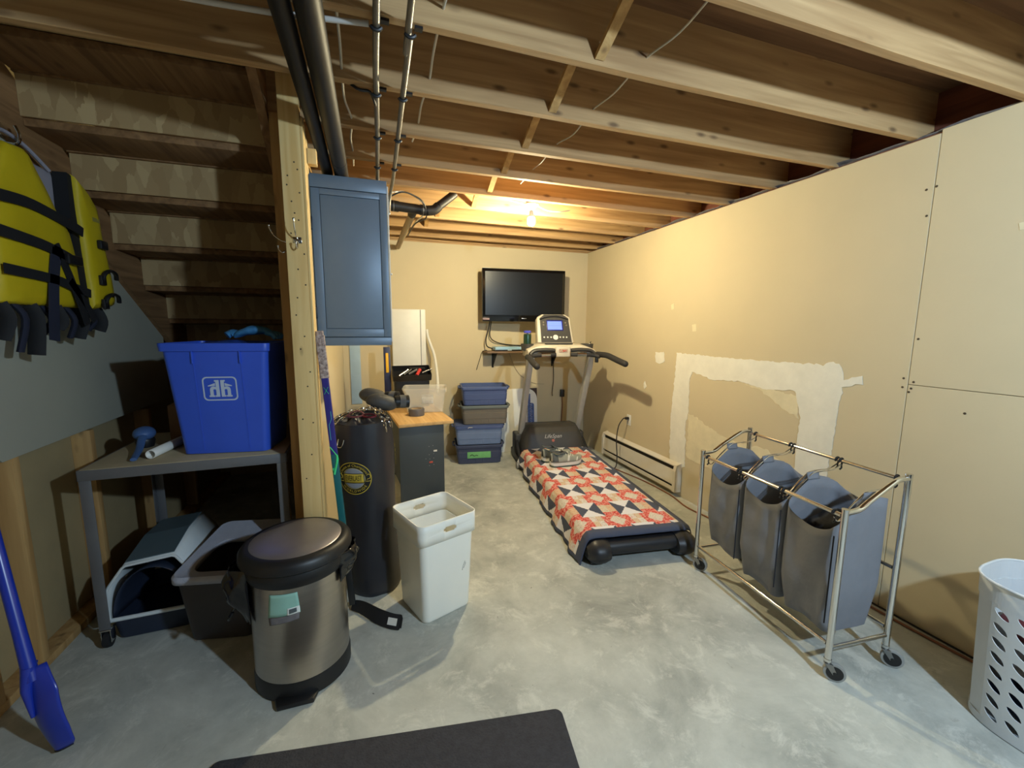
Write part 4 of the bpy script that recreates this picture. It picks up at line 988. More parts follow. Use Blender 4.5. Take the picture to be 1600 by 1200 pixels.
# pair of running shoes on the quilt
M_shg = mat('grey_mesh_upper', (158, 160, 148), .8, var=.1, scale=30, bump=.3, bscale=160)
M_shd = mat('dark_grey_overlay', (92, 98, 100), .6, var=.1, scale=20)
M_shw = mat('white_midsole', (222, 222, 214), .6, var=.05)
M_shs = mat('green_grey_outsole', (92, 116, 104), .8, var=.15, scale=30)
def make_shoe(label, loc, rz, mirror=1):
    t = thing('running_shoe', label, 'shoe', loc, rz, 'running shoes on the quilt'); t.scale = (1.2, 1.2, 1.2)
    Ls = .30
    def hw(x): # half width
        q = x / Ls
        return (.036 + .012 * math.sin(PI * min(1, q * 1.05)) ** 1 + .010 * math.exp(-((q - .72) / .2) ** 2)) * min(1, (q / .06) ** .5 if q < .06 else 1) * (1 if q < .82 else max(.05, 1 - ((q - .82) / .18) ** 2.2))
    def lift(x): q = x / Ls; return .022 * max(0, (q - .72) / .28) ** 2 + .006 * max(0, (.12 - q) / .12)
    XS = [Ls * q for q in (.004, .03, .08, .16, .26, .38, .5, .62, .72, .8, .87, .93, .975, .998)]
    def slab(z0, z1, e0, e1):
        return [[(x, y, z + lift(x)) for y, z in ((-hw(x) - e0, z0), (hw(x) + e0, z0), (hw(x) + e1, z1), (-hw(x) - e1, z1))] for x in XS]
    MB().loft(slab(.0, .010, 0, .002)).out('outsole', M_shs, t, angle=50)
    MB().loft(slab(.0102, .034, .003, .001)).out('midsole', M_shw, t, angle=50)
    def top(q): # height of the upper above its base
        pts = [(0, .062), (.06, .078), (.14, .066), (.24, .050), (.33, .055), (.42, .066), (.52, .058), (.66, .044), (.8, .036), (.92, .026), (1, .006)]
        for (a, ha), (b, hb) in zip(pts, pts[1:]):
            if q <= b: return ha + (hb - ha) * (q - a) / (b - a)
        return pts[-1][1]
    rings = []
    for x in [Ls * q for q in (.008, .03, .06, .10, .16, .22, .30, .38, .46, .55, .64, .73, .81, .88, .94, .985)]:
        h_ = top(x / Ls); w_ = hw(x) * .97
        rings.append([(x, w_ * math.cos(a) * (1 - .22 * math.sin(a)), .035 + lift(x) + h_ * math.sin(a) ** .8) for a in [PI * i / 14 for i in range(15)]])
    MB().loft(rings, False, False, False).out('upper', M_shg, t, angle=70, solid=.003)
    MB().lathe([(.001, .0), (.8, .0), (1.0, .002)], 24, M=T(.066, 0, .112) @ rot(0, .24, 0) @ Matrix.Diagonal((.058, .029, 1, 1))).out('opening', M_black, t)
    MB().tube([(.066 + .06 * math.cos(a),   .030 * math.sin(a), .112 + .012 * math.cos(a) ** 2 - .014 * math.cos(a)) for a in [2 * PI * i / 24 for i in range(24)]], .006, 8, closed=True).out('collar', M_shd, t)
    MB().grid(lambda u, v: (.105 + .05 * u, (v - .5) * .040, .118 - .016 * u + .01 * (1 - u) - .02 * (v - .5) ** 2), 6, 6).out('tongue', M_shd, t, solid=.004)
    for k in range(4):
        x = .135 + .022 * k; q = x / Ls; z = .037 + lift(x) + top(q)
        MB().tube(smooth_path([(x, -.026, z - .012), (x + .004, -.01, z + .002), (x + .008, .01, z + .002), (x + .004, .026, z - .012)], 4), .003, 6).out('lace', M_shw, t)
    for sd in (-1, 1):
        for x0, x1, hq in ((.012, .06, .8), (.135, .152, .75), (.215, .228, .6)):
            def ov(u, v, sd=sd, x0=x0, x1=x1, hq=hq):
                x = x0 + (x1 - x0) * u + .02 * v * (1 if x0 > .05 else 0); a = PI * (.02 + .40 * hq * v); h_ = top(min(1, x / Ls)); w_ = hw(min(x, Ls * .99)) * .97
                return (x, sd * (w_ * math.cos(a) * (1 - .22 * math.sin(a)) + .0025), .0365 + lift(x) + h_ * math.sin(a) ** .8)
            MB().grid(ov, 6, 6).out('overlay', M_shd if x0 < .05 else M_shw, t, solid=.0015)
    return t
make_shoe('nearer grey running shoe with white midsole on the quilt', to_tm(-.25, 1.31, .213), .07)
make_shoe('farther grey running shoe half hidden behind its pair on the quilt', to_tm(-.29, 1.46, .213), .2)
# ------------------------------------------------------------------ television on the back wall
M_gloss = mat('gloss_black_bezel', (14, 14, 16), .12, var=0, spec=.6)
M_scr = mat('dark_screen', (13, 14, 16), .3, var=0, spec=.22)
tv = thing('television', 'black flat television mounted on the back wall', 'television', (1.733, 4.735, 1.636), -.085)
tw, th = .506, .607
MB().box(-tw, tw, -.03, .02, 0, th, .008).out('casing', M_gloss, tv)
MB().box(-tw + .035, tw - .035, -.0315, -.0302, .075, th - .035).out('screen', M_scr, tv, smooth=False)
MB().box(-.3, .3, .0205, .045, .12, .5, .012).out('back_cover', M_black, tv)
MB().box(-.035, .025, -.033, -.0302, .032, .042, .001).out('silver_badge', M_steel, tv)
MB().box(-tw + .004, -tw + .085, -.0325, -.0302, .012, .05, .0005).out('sticker', mat('dark_maroon_sticker', (40, 14, 20), .5, var=0), tv)
MB().box(-tw + .006, -tw + .083, -.0333, -.0326, .024, .031).out('sticker_band', mat('pale_pink_band', (220, 190, 196), .6, var=0), tv, smooth=False)
MB().box(-tw + .012, -tw + .10, -.025, .0, th, th + .004, .001).out('top_label', M_white, tv)
MB().box(-.16, .16, .0455, .09, .2, .42, .004).box(-.03, .03, .09, .215, .28, .34, .004).out('wall_mount', M_black, tv)

# shelf below it, set-top box and loose cables
sh = thing('wall_shelf', 'narrow wall shelf with black brackets under the television', 'shelf', (1.77, BY, 1.262))
MB().box(-.49, .48, -.23, -.001, 0, .022, .003).out('board', mat('brown_shelf_board', (126, 100, 76), .6, var=.1), sh)
for x in (-.36, .44):
    MB().box(x - .012, x + .012, -.004, -.001, -.19, -.001, .001).box(x - .012, x + .012, -.20, -.004, -.005, -.001, .001).prism([(-.004, -.18), (-.19, -.005), (-.004, -.005)], .008, T(x - .004, 0, 0) @ Matrix(((0, 0, 1, 0), (1, 0, 0, 0), (0, 1, 0, 0), (0, 0, 0, 1)))).out('bracket', M_black, sh)
stb = thing('set_top_box', 'pale blue flat box with black front strip on the wall shelf', 'cable box', (1.56, 4.84, 1.285), -.03)
MB().box(-.17, .17, -.09, .09, .008, .05, .006).out('casing', mat('pale_blue_box', (150, 190, 216), .4, var=.05), stb)
MB().box(-.168, .168, -.0925, -.0905, .004, .018, .001).out('front_strip', M_black, stb)
MB().box(-.02, .03, -.096, -.0926, .006, .022, .001).out('front_badge', M_bluepaint, stb)
for x in (-.14, .14): MB().box(x - .015, x + .015, -.06, .06, 0, .008, .002).out('foot', M_black, stb)
run([(1.345, 4.84, 1.655), (1.33, 4.86, 1.55), (1.30, 4.87, 1.42), (1.315, 4.87, 1.34), (1.38, 4.85, 1.312)], 'black cable from the television down to the left end of the shelf', .007, M_cabb)
run([(1.37, 4.86, 1.66), (1.36, 4.885, 1.56), (1.36, 4.90, 1.46), (1.42, 4.92, 1.40), (1.56, 4.945, 1.36), (1.75, 4.945, 1.345), (2.0, 4.945, 1.34)], 'black cable sagging from the television along the back of the shelf', .006, M_cabb)
run([(1.32, 4.90, 1.292), (1.27, 4.93, 1.27), (1.245, 4.945, 1.19), (1.20, 4.945, 1.05)], 'thin dark cable dangling off the left end of the wall shelf', .004, M_cabb)
cd = run([(2.235, 4.935, 1.255), (2.225, 4.94, 1.1), (2.23, 4.94, .9), (2.215, 4.94, .73), (2.22, 4.94, .68)], 'black cable hanging below the right end of the wall shelf', .005, M_cabb)
run([(1.62, 4.945, 1.26), (1.68, 4.948, 1.10), (1.78, 4.95, .96), (1.95, 4.952, .86), (2.1, 4.952, .84)], 'thin grey cable drooping on the wall under the shelf', .0022, M_cabg)
ec = thing('power_cable', 'orange extension cord hanging from a black plug on the back wall', 'cord', (2.355, 4.94, .70))
MB().box(-.025, .025, -.03, .018, -.035, .06, .006).out('plug', M_black, ec)
M_orange = mat('orange_brown_cord', (136, 86, 58), .55, var=.1)
MB().tube(smooth_path([(0, -.01, -.035), (.008, -.005, -.15), (.004, 0, -.3), (-.006, 0, -.45), (-.01, 0, -.66)], 5), .007, 8).out('cord', M_orange, ec)

# white board leaning on the back wall
M_board = mat('white_foam_board', (236, 236, 232), .6, var=.02)
M_bdblu = mat('blue_badge_print', (88, 116, 176), .6, var=.2, scale=40, col2=(58, 70, 120))
wbd = thing('display_board', 'white board with a blue badge leaning on the back wall behind the treadmill', 'board', (1.74, 4.865, 0))
BM = rot(-.075, 0, 0)
MB().box(-.28, .25, 0, .016, .002, .80, .002, M=BM).out('panel', M_board, wbd)
cr = [(.10, 0), (.10 + .15, 0)]
MB().prism([(.25, .80), (.25, .66)] + [(.25 - .15 + .15 * math.cos(R(5 + 9 * i)) - .001, .66 + .139 * math.sin(R(5 + 9 * i))) for i in range(10)], .0012, BM @ FACE_Y @ T(0, 0, .0005)).out('dark_corner', mat('dark_brown_print', (62, 44, 38), .6, var=0), wbd, smooth=False)
MB().box(.092, .099, -.0012, -.0002, .01, .79, M=BM).out('pink_line', mat('dusty_pink_print', (196, 160, 150), .6, var=0), wbd, smooth=False)
MB().prism([(x + .165, z + .43) for x, z in rrect(.085, .36, .03, 5)], .001, BM @ FACE_Y @ T(0, 0, .0002)).prism([(x + .142, z + .62) for x, z in rrect(.032, .22, .008, 3)], .0008, BM @ FACE_Y @ T(0, 0, .0002)).out('blue_badge', M_bdblu, wbd, smooth=False)
for k in range(7):
    z = .29 + k * .045
    MB().tube([BM @ Vector((.15 + .03 * ((i % 2)), -.0014, z + .012 * i)) for i in range(4)], .0035, 5, flat=.3).out('white_lettering_stroke', M_board, wbd)
MB().box(.106, .122, -.0012, -.0002, .2, .58, M=BM).out('faint_text_band', mat('faint_grey_print', (196, 190, 176), .7, scale=70, col2=(150, 142, 128)), wbd, smooth=False)

# stacked storage totes
M_tn = mat('navy_tote', (62, 70, 100), .5, var=.04); M_tl = mat('steel_blue_tote', (112, 132, 172), .5, var=.05)
M_tg = mat('taupe_tote', (112, 106, 98), .5, var=.04); M_tgr = mat('grey_green_tote_rim', (104, 112, 112), .5, var=.04); M_tb = mat('blue_tote', (74, 90, 138), .5, var=.04)
def tote(label, loc, rz, w_, d_, h_, mb, mr, closed=False, k=.93):
    t = thing('storage_tote', label, 'storage bin', loc, rz, 'stacked storage totes by the desk')
    def lev(z, e=0, s=None):
        q = (k + (1 - k) * z / h_) if s is None else s
        return [(x, y, z) for x, y in rrect(w_ * q + e, d_ * q + e, .03, 5)]
    MB().loft([lev(.0, -.03), lev(.006), lev(h_ * .30), lev(h_ * .31, .006), lev(h_ * .62, .004), lev(h_ * .63, -.002), lev(h_ - .03), lev(h_ - .03, -.008), lev(.02, -.008)]).out('body', mb, t, angle=30)
    MB().loft([lev(h_ - .032, .0), lev(h_ - .032, .022), lev(h_ - .004, .024), lev(h_, .02), lev(h_, -.006), lev(h_ - .031, -.006)], False, False).out('rim', mr, t, angle=30)
    for s in (-1, 1):
        MB().tube(smooth_path([(s * w_ * .5, -.07, h_ - .02), (s * (w_ * .5 + .03), -.065, h_ - .02), (s * (w_ * .5 + .03), .065, h_ - .02), (s * w_ * .5, .07, h_ - .02)], 3), .011, 8).out('handle', mr, t)
    for x in (-.3, -.1, .1, .3): MB().box(x * w_ * .8 - .004, x * w_ * .8 + .004, -d_ * k * .5 - .006, -d_ * k * .5 + .004, .02, h_ * .29, .002).out('rib', mb, t)
    return t
SB = (1.19, 4.70)
t1 = tote('dark navy tote with green label, lowest of the stack by the desk', (SB[0] - .035, SB[1], 0), -.15, .53, .36, .225, M_tn, M_tn)
M_grnl = mat('green_tape_label', (120, 190, 122), .7, var=.06, scale=30)
gl = MB().box(-.14, .13, -.1795, -.177, .070, .145, .001).out('green_label', M_grnl, t1)
MB().tube([(-.11, -.1798, .10), (-.085, -.1798, .115), (-.06, -.1798, .096), (-.04, -.1798, .108), (-.02, -.1798, .10)], .004, 5).out('scribble', M_printblk, gl)
t2 = tote('pale steel blue tote with darker rim, second from the floor by the desk', (SB[0] - .035, SB[1], .2255), -.15, .54, .365, .225, M_tl, M_tb)
MB().tube([(-.13, -.195, .200), (-.125, -.196, .213), (-.08, -.196, .212)], .003, 5).out('white_scrawl', M_white, t2)
MB().box(-.272, .272, -.184, .184, .226, .234, .003).out('lid', M_tb, t2)
tote('taupe tote with grey green rim, second from the top of the stack', (SB[0] + .035, SB[1], .460), -.15, .53, .36, .222, M_tg, M_tgr)
tote('open blue tote topmost of the stack by the desk', (SB[0] + .035, SB[1], .6825), -.15, .52, .36, .215, M_tb, M_tb)

# desk with its load
M_desk = wood('desk_top_wood', (224, 186, 128), (196, 152, 96), 1, knots=.2)
M_dpan = mat('slate_desk_panel', (62, 70, 76), .5, var=.05, scale=3)
dk = thing('desk', 'desk with pale wooden top and dark slate panel behind the punching bag', 'desk', (.383, 4.05, 0), .093)
MB().box(-.24, .243, -.456, .456, .713, .743, .004).out('top', M_desk, dk)
pn_ = MB().box(-.235, .156, -.436, -.415, .0, .7125, .003).out('end_panel', M_dpan, dk)
MB().box(-.235, .156, .415, .436, .0, .7125, .003).out('end_panel', M_dpan, dk)
MB().box(-.235, -.215, -.4145, .4145, .2, .7125, .002).out('back_panel', M_dpan, dk)
MB().box(.05, .065, -.4145, .4145, .45, .7125, .002).out('modesty_panel', M_dpan, dk)
for x, z, m in ((.075, .475, M_white), (.035, .375, mat('red_tag', (196, 84, 66), .6, var=0))): MB().box(x - .016, x + .016, -.4385, -.4362, z - .008, z + .008, .001).out('small_tag', m, pn_)
for x, z in ((.02, .52), (.055, .525), (.06, .45), (.02, .445), (-.01, .41), (.06, .41), (.025, .405), (.02, .345), (.06, .35)): MB().lathe([(.001, .001), (.004, .0008), (.004, 0)], 8, M=T(x, -.4362, z) @ rot(PI / 2, 0, 0)).out('pin', M_steel, pn_)
M_clear = bpy.data.materials.new('clear_plastic'); M_clear.use_nodes = True
_nt = M_clear.node_tree; _b = _nt.nodes['Principled BSDF']; _b.inputs['Base Color'].default_value = (*L((236, 232, 222)), 1); _b.inputs['Roughness'].default_value = .25
_tr = _nt.nodes.new('ShaderNodeBsdfTransparent'); _mx = _nt.nodes.new('ShaderNodeMixShader'); _mx.inputs[0].default_value = .30
_nt.links.new(_tr.outputs[0], _mx.inputs[1]); _nt.links.new(_b.outputs[0], _mx.inputs[2]); _nt.links.new(_mx.outputs[0], _nt.nodes['Material Output'].inputs[0])
ccn = thing('clear_container', 'empty clear plastic container on the wooden desk top', 'container', (.480, 4.13, .7435), -.16); ccn.scale = (1, 1.0, 1.25)
def cl_(z, e=0): q = .86 + .14 * z / .19; return [(x, y, z) for x, y in rrect(.40 * q + e, .28 * q + e, .035, 6)]
MB().loft([cl_(.0, -.03), cl_(.004), cl_(.18), cl_(.18, -.006), cl_(.008, -.006)]).out('body', M_clear, ccn)
MB().loft([cl_(.178, .0), cl_(.178, .022), cl_(.192, .024), cl_(.192, .012), cl_(.182, -.004)], False, False).out('rim', M_clear, ccn)
MB().box(-.03, .08, -.1305, -.129, .075, .145, .0005).out('paper_label', mat('curled_white_label', (226, 228, 224), .8, scale=30, col2=(176, 178, 176)), ccn)
for s in (-1, 1): MB().box(s * .19 - .02, s * .19 + .02, -.05, .05, .15, .176, .004).out('latch', M_clear, ccn)
tp = thing('duct_tape', 'roll of grey duct tape lying on the desk in front of the clear container', 'tape', (.372, 3.93, .7435)); tp.scale = (1.3, 1.3, 1.3)
MB().lathe([(.040, 0), (.056, 0), (.057, .003), (.057, .047), (.056, .05), (.040, .05), (.040, 0)], 36, cap0=False, cap1=False).out('tape_roll', mat('duct_tape_grey', (96, 94, 98), .45, var=.06), tp)
MB().lathe([(.0365, .001), (.0395, .001), (.0395, .049), (.0365, .049), (.0365, .001)], 36, cap0=False, cap1=False).out('core', mat('cardboard', (186, 160, 124), .9, var=.05), tp)
tb = thing('toolbox', 'open black toolbox full of hand tools at the back of the desk', 'toolbox', (.375, 4.415, .7645), .05)
MB().loft([[(x, y, z) for x, y in rrect(w_, d_, .015, 3)] for w_, d_, z in ((.34, .15, -.02), (.35, .16, .25), (.335, .145, .25), (.33, .14, .02))]).out('base', M_black, tb)
MB().loft([[(x, y, z) for x, y in rrect(w_, d_, .012, 3)] for w_, d_, z in ((.37, .19, .252), (.385, .205, .258), (.385, .205, .32), (.375, .195, .32), (.37, .19, .262))]).out('tray', M_black, tb)
for i, (x, l_, m) in enumerate(((-.10, .12, M_steel), (-.05, .10, M_black), (.0, .11, mat('grey_tool_grip', (110, 108, 104), .6, var=.1)), (.14, .12, M_steel))):
    MB().cyl((x - .03, -.04 + .015 * i, .285), (x + l_ - .05, .03, .312), .011, 10).out('hand_tool', m, tb)
MB().cyl((.045, -.05, .29), (.085, .02, .31), .017, 12).ball((.085, .02, .31), .018, u=10, v=8).out('red_grip_tool', mat('red_tool_grip', (206, 62, 56), .4, var=0), tb)
MB().box(-.02, .14, .03, .05, .29, .325, .004).out('tray_divider', M_black, tb)
for c_ in tb.children:      # the cantilever tray stands tilted open
    if not c_.name.startswith('base'): c_.data.transform(T(0, -.1, .255) @ rot(.45, 0, 0) @ T(0, .1, -.255))
lvl = thing('spirit_level', 'navy upright tool with yellow grip left of the toolbox', 'tool', (.138, 4.42, .7435), .05)
MB().box(-.033, .033, -.012, .012, 0, .62, .004).out('body', mat('navy_tool_body', (40, 44, 78), .45, var=.05), lvl)
MB().box(-.014, .014, -.017, -.0122, .36, .56, .006, 3).out('grip', mat('yellow_grip', (232, 182, 40), .45, var=.03), lvl)
# white slab cabinet on the back wall with its hose
wp2 = thing('white_cabinet', 'slim white cabinet on the back wall behind the toolbox', 'cabinet', (.40, BY, .80))
MB().box(-.185, .19, -.075, -.001, 0, .965, .006).out('body', M_white, wp2)
MB().box(-.183, .128, -.088, -.0755, .004, .96, .004).out('door', M_white, wp2)
MB().box(.1285, .136, -.084, -.0755, .004, .96).out('door_gap', mat('grey_gap', (120, 120, 122), .7, var=0), wp2, smooth=False)
hz_ = thing('drain_hose', 'white hose running from the white cabinet down into the clear container', 'hose', (.612, 4.90, 1.42))
MB().tube(smooth_path([(-.008, 0, .12), (.0, -.01, .04), (.03, -.03, -.06), (.065, -.06, -.18), (.068, -.20, -.34), (.045, -.42, -.48), (.02, -.56, -.555)], 8), .016, 12).out('hose', M_white, hz_)
pvc = MB().lathe([(.058, 0), (.064, 0), (.064, .085), (.058, .085), (.058, .0)], 28, cap0=False, cap1=False).out('pipe_coupling', mat('pale_pipe_coupling', (190, 178, 164), .55, var=.05), None)
pvc.location = (.535, 3.50, .0); tag(pvc, 'short pale pipe coupling standing on the floor by the dark desk panel', 'pipe coupling')

# gloves on the punching bag
M_glove = mat('dark_grey_leather', (70, 68, 66), .6, var=.12, scale=10, bump=.3, bscale=30)
def glove(label, loc, rz, tilt):
    t = thing('boxing_glove', label, 'glove', loc, rz, 'padded gloves on the punching bag')
    M_ = rot(0, tilt, 0)
    b = MB(); b.ball((0, 0, .05), .095, .06, .05, 22, 14); b.warp(lambda p: (p.x, p.y, p.z + .012 * math.sin(p.x * 20)) ); b.bm.transform(M_); b.out('mitt', M_glove, t)
    b = MB(); b.tube(smooth_path([(-.03, -.05, .06), (.02, -.068, .065), (.065, -.05, .06)], 5), [.018 + .006 * math.sin(PI * i / 10) for i in range(11)], 12); b.ball((.066, -.049, .06), .018, u=10, v=8); b.bm.transform(M_); b.out('thumb', M_glove, t)
    b = MB(); b.tube([(-.075, 0, .048), (-.12, 0, .046), (-.155, 0, .044)], [.040, .044, .046], 18, flat=.85); b.bm.transform(M_); b.out('cuff', M_black, t)
    b = MB(); b.tube([(-.10, .0, .047), (-.135, 0, .045)], [.0455, .0475], 18, flat=.85); b.bm.transform(M_); b.out('wrist_strap', mat('grey_strap', (96, 94, 92), .8, var=.1), t)
glove('nearer dark grey boxing glove behind the chains on the bag top', (.045, 2.585, 1.068), PI + .12, 0)
glove('farther dark grey boxing glove at the back edge of the bag top', (.0, 2.735, 1.08), PI - .35, 0)

# ------------------------------------------------------------------ heater, outlet, floor cords at the right wall
M_heat = mat('heater_enamel', (224, 216, 200), .4, var=.03)
ht = thing('baseboard_heater', 'white electric baseboard heater low on the right wall', 'heater', (RX, 3.69, 0))
HL = .62
def hbox(name, pr, m, y0=-HL, y1=HL, par=ht): return MB().prism(pr, y1 - y0, Matrix(((1, 0, 0, 0), (0, 0, 1, y0), (0, 1, 0, 0), (0, 0, 0, 1)))).out(name, m, par, smooth=False)
hbox('back_plate', [(-.012, .05), (-.001, .05), (-.001, .315), (-.012, .315)], M_heat)
hbox('top_lip', [(-.062, .300), (-.012, .318), (-.012, .308), (-.060, .290)], M_heat)
hbox('front_panel', [(-.070, .120), (-.062, .110), (-.052, .250), (-.060, .258)], M_heat)
hbox('bottom_panel', [(-.066, .055), (-.012, .05), (-.012, .058), (-.058, .063), (-.064, .095), (-.070, .095)], M_heat)
hbox('dark_fins', [(-.045, .07), (-.013, .07), (-.013, .285), (-.045, .285)], mat('dark_fin_metal', (54, 48, 40), .6, .3, var=.2, scale=60))
for y in (-HL - .035, HL): hbox('end_cap', [(-.073, .048), (-.001, .046), (-.001, .322), (-.058, .306), (-.073, .25)], M_heat, y, y + .035)
ot = thing('power_outlet', 'wall outlet above the baseboard heater with a black plug in it', 'outlet', (RX, 3.90, .55))
MB().box(-.006, -.0005, -.038, .038, -.06, .06, .002).out('cover_plate', M_white, ot)
for z in (-.022, .022): MB().box(-.0075, -.006, -.016, .016, z - .014, z + .014, .0007).out('socket', M_heat, ot)
pc = thing('power_cable', 'black power cord from the outlet to the treadmill', 'cord', (RX - .01, 3.90, .572))
MB().box(-.04, 0, -.014, .014, -.014, .014, .004).out('plug', M_black, pc)
MB().tube(smooth_path([(-.04, 0, 0), (-.07, .0, -.005), (-.11, .02, -.09), (-.13, .02, -.25), (-.14, -.02, -.42), (-.18, -.06, -.53), (-.25, -.03, -.560), (-.33, .05, -.562)], 6), .006, 8).out('cord', M_cabb, pc)
t, o = tubething('power_cable', 'orange brown extension cord lying on the floor along the right wall', 'cord', smooth_path([(2.36, 4.62, .007), (2.46, 4.30, .007), (2.52, 3.9, .007), (2.60, 3.5, .007), (2.62, 3.10, .007), (2.575, 2.82, .007), (2.60, 2.6, .007), (2.625, 2.3, .007), (2.645, 1.8, .007), (2.632, 1.35, .007), (2.645, 1.05, .007), (2.672, .6, .007), (2.665, -.6, .007)], 6), .0065, M_orange, seg=8)
tubething('floor_cable', 'thin black cable lying in the corner between floor and right wall', 'cord', smooth_path([(2.682, 2.4, .005), (2.678, 1.8, .005), (2.682, 1.2, .005), (2.684, .9, .005), (2.684, -.6, .005)], 6), .005, M_cabb, seg=8)
# ------------------------------------------------------------------ steel shelf table under the stairs
M_ang = mat('grey_slotted_steel', (120, 120, 122), .5, .35, var=.08, scale=6)
M_ply = mat('worn_plywood', (190, 172, 136), .8, var=.08, scale=5)
tb_ = thing('shelf_table', 'grey steel frame table on casters under the stairs, holding the blue recycling bin', 'table', (-.89, 2.74, 0), .03)
TX, TY, TZ = .425, .36, .905
for sx, sy in ((-1, -1), (1, -1), (-1, 1), (1, 1)):
    x, y = sx * TX, sy * TY
    lg = MB().box(min(x, x - sx * .045), max(x, x - sx * .045), min(y, y - sy * .004), max(y, y - sy * .004), .10, TZ - .001, .001).box(min(x, x - sx * .004), max(x, x - sx * .004), min(y - sy * .0045, y - sy * .045), max(y - sy * .0045, y - sy * .045), .10, TZ - .001, .001).out('leg', M_ang, tb_)
    cx_, cy_ = x - sx * .022, y - sy * .022
    cs = MB().box(cx_ - .024, cx_ + .024, cy_ - .024, cy_ + .024, .092, .099, .001).box(cx_ - .02, cx_ - .016, cy_ - .02, cy_ + .02, .03, .091, .001).box(cx_ + .016, cx_ + .02, cy_ - .02, cy_ + .02, .03, .091, .001).out('caster_fork', M_chrome, tb_)
    MB().lathe([(.012, -.014), (.036, -.013), (.038, 0), (.036, .013), (.012, .014)], 22, M=T(cx_, cy_, .038) @ rot(0, PI / 2, 0)).out('wheel', M_blackrub, cs)
for y0, y1 in ((-TY - .004, -TY), (TY, TY + .004)): MB().box(-TX, TX, y0, y1, TZ - .05, TZ - .001, .001).out('rail', M_ang, tb_)
for x0, x1 in ((-TX - .004, -TX), (TX, TX + .004)): MB().box(x0, x1, -TY, TY, TZ - .05, TZ - .001, .001).out('side_rail', M_ang, tb_)
MB().box(-TX + .005, TX - .005, -TY + .005, TY - .005, TZ - .016, TZ + .001, .001).out('board', M_ply, tb_)

# blue recycling bin with its printed house emblem
M_rb = mat('recycling_blue', (56, 94, 212), .42, var=.03)
rb = thing('recycling_bin', 'tall blue recycling bin with white house emblem on the steel table', 'bin', (-.722, 2.62, .907), -.143)
RH = .575
def rl(z, e=0): q = z / RH; return [(x, y, z) for x, y in rrect(.40 + .085 * q + e, .30 + .07 * q + e, .03, 5)]
MB().loft([rl(0, -.02), rl(.005), rl(RH - .035), rl(RH - .035, -.008), rl(.012, -.008)]).out('body', M_rb, rb, angle=50)
MB().loft([rl(RH - .04, .0), rl(RH - .04, .022), rl(RH - .006, .024), rl(RH, .02), rl(RH, -.006), rl(RH - .036, -.006)], False, False).out('rim', M_rb, rb, angle=50)
def rfy(z): return -(.15 + .035 * z / RH)
tilt = math.atan(.035 / RH)
for x in (-.10, .115):
    MB().box(x - .003, x + .003, rfy(RH - .08) - .010, rfy(RH - .08) + .0, RH - .10, RH - .04, .001).out('rim_rib', M_rb, rb)
    MB().loft([[(x * (1 + .0) + a, rfy(z) + b, z) for a, b in ((-.002, .002), (-.002, -.002), (.002, -.002), (.002, .002))] for z in (.02, RH - .10)]).out('moulded_line', M_rb, rb)
EM = T(.008, rfy(.345) - .0012, .345) @ rot(tilt, 0, 0) @ FACE_Y @ Matrix.Diagonal((1.17, 1.17, 1, 1))
M_emw = mat('pale_blue_white_print', (196, 208, 226), .6, var=0)
def frame2d(w_, h_, r_, t_):
    a = rrect(w_, h_, r_, 5); b = rrect(w_ - t_ * 2, h_ - t_ * 2, r_ - t_ * .6, 5)
    m = MB(); m.loft([[(x, y, .0) for x, y in a], [(x, y, .0008) for x, y in a], [(x, y, .0008) for x, y in b], [(x, y, .0) for x, y in b]], False, False); return m
fr = frame2d(.135, .105, .018, .0055); fr.bm.transform(EM); em2 = fr.out('emblem_frame', M_emw, rb, smooth=False)
H = [(.003, -.036), (.021, -.036), (.021, -.029), (.0165, -.029), (.0165, -.006), (.018, -.003), (.022, -.002), (.026, -.003), (.0275, -.006), (.0275, -.029), (.023, -.029), (.023, -.036), (.045, -.036), (.045, -.029), (.0405, -.029), (.0405, -.002), (.037, .006), (.029, .010), (.0225, .010), (.0165, .007), (.0165, .031), (.021, .031), (.021, .038), (.003, .038)]
for s in (-1, 1):
    m = MB(); m.prism([(s * x, y) for x, y in H], .0008); m.bm.transform(EM); m.out('letter_h', M_emw, em2, smooth=False)
    m = MB(); m.prism([(s * .019, .025), (s * .047, .014), (s * .047, .0105), (s * .019, .0125)], .0008); m.bm.transform(EM); m.out('roof_stroke', M_emw, em2, smooth=False)
M_ltb = mat('light_blue_rubber', (70, 140, 196), .5, var=.08, scale=12)
heap('recycling', 'crumpled blue recycling level with the rim of the tall blue bin', 'recycling', (-.76, 2.62, 1.39), .19, .13, .10, mat('blue_film', (48, 74, 150), .4, var=.2, scale=8), 3, .2, ang=-.143)
gl_ = thing('rubber_gloves', 'light blue rubber gloves lying on top of the blue recycling bin', 'gloves', (-.59, 2.58, 1.487), -.1)
def gfn(u, v):
    a = 2 * PI * u; x = -.10 + .20 * v; r_ = .032 * math.sin(PI * min(.98, .12 + .86 * v)) ** .6 + .006 * noise.noise((u * 5, v * 6, 2))
    return (x, r_ * 1.5 * math.cos(a), .03 + r_ * .75 * math.sin(a) + .03 * math.sin(v * 3))
MB().grid(gfn, 20, 18, cu=True).out('palm', M_ltb, gl_)
for k in range(4): MB().tube(smooth_path([(.06, -.04 + .022 * k, .045), (.09 + .006 * k, -.045 + .026 * k, .035), (.105, -.05 + .03 * k, .012)], 4), [.013, .013, .013, .013, .012, .012, .011, .010, .008], 10).out('finger', M_ltb, gl_)
MB().tube(smooth_path([(-.09, .0, .035), (-.12, .02, .045), (-.145, .01, .03)], 4), [.03, .032, .033, .034, .036, .037, .038, .039, .04], 14, flat=.5).out('cuff', M_ltb, gl_)

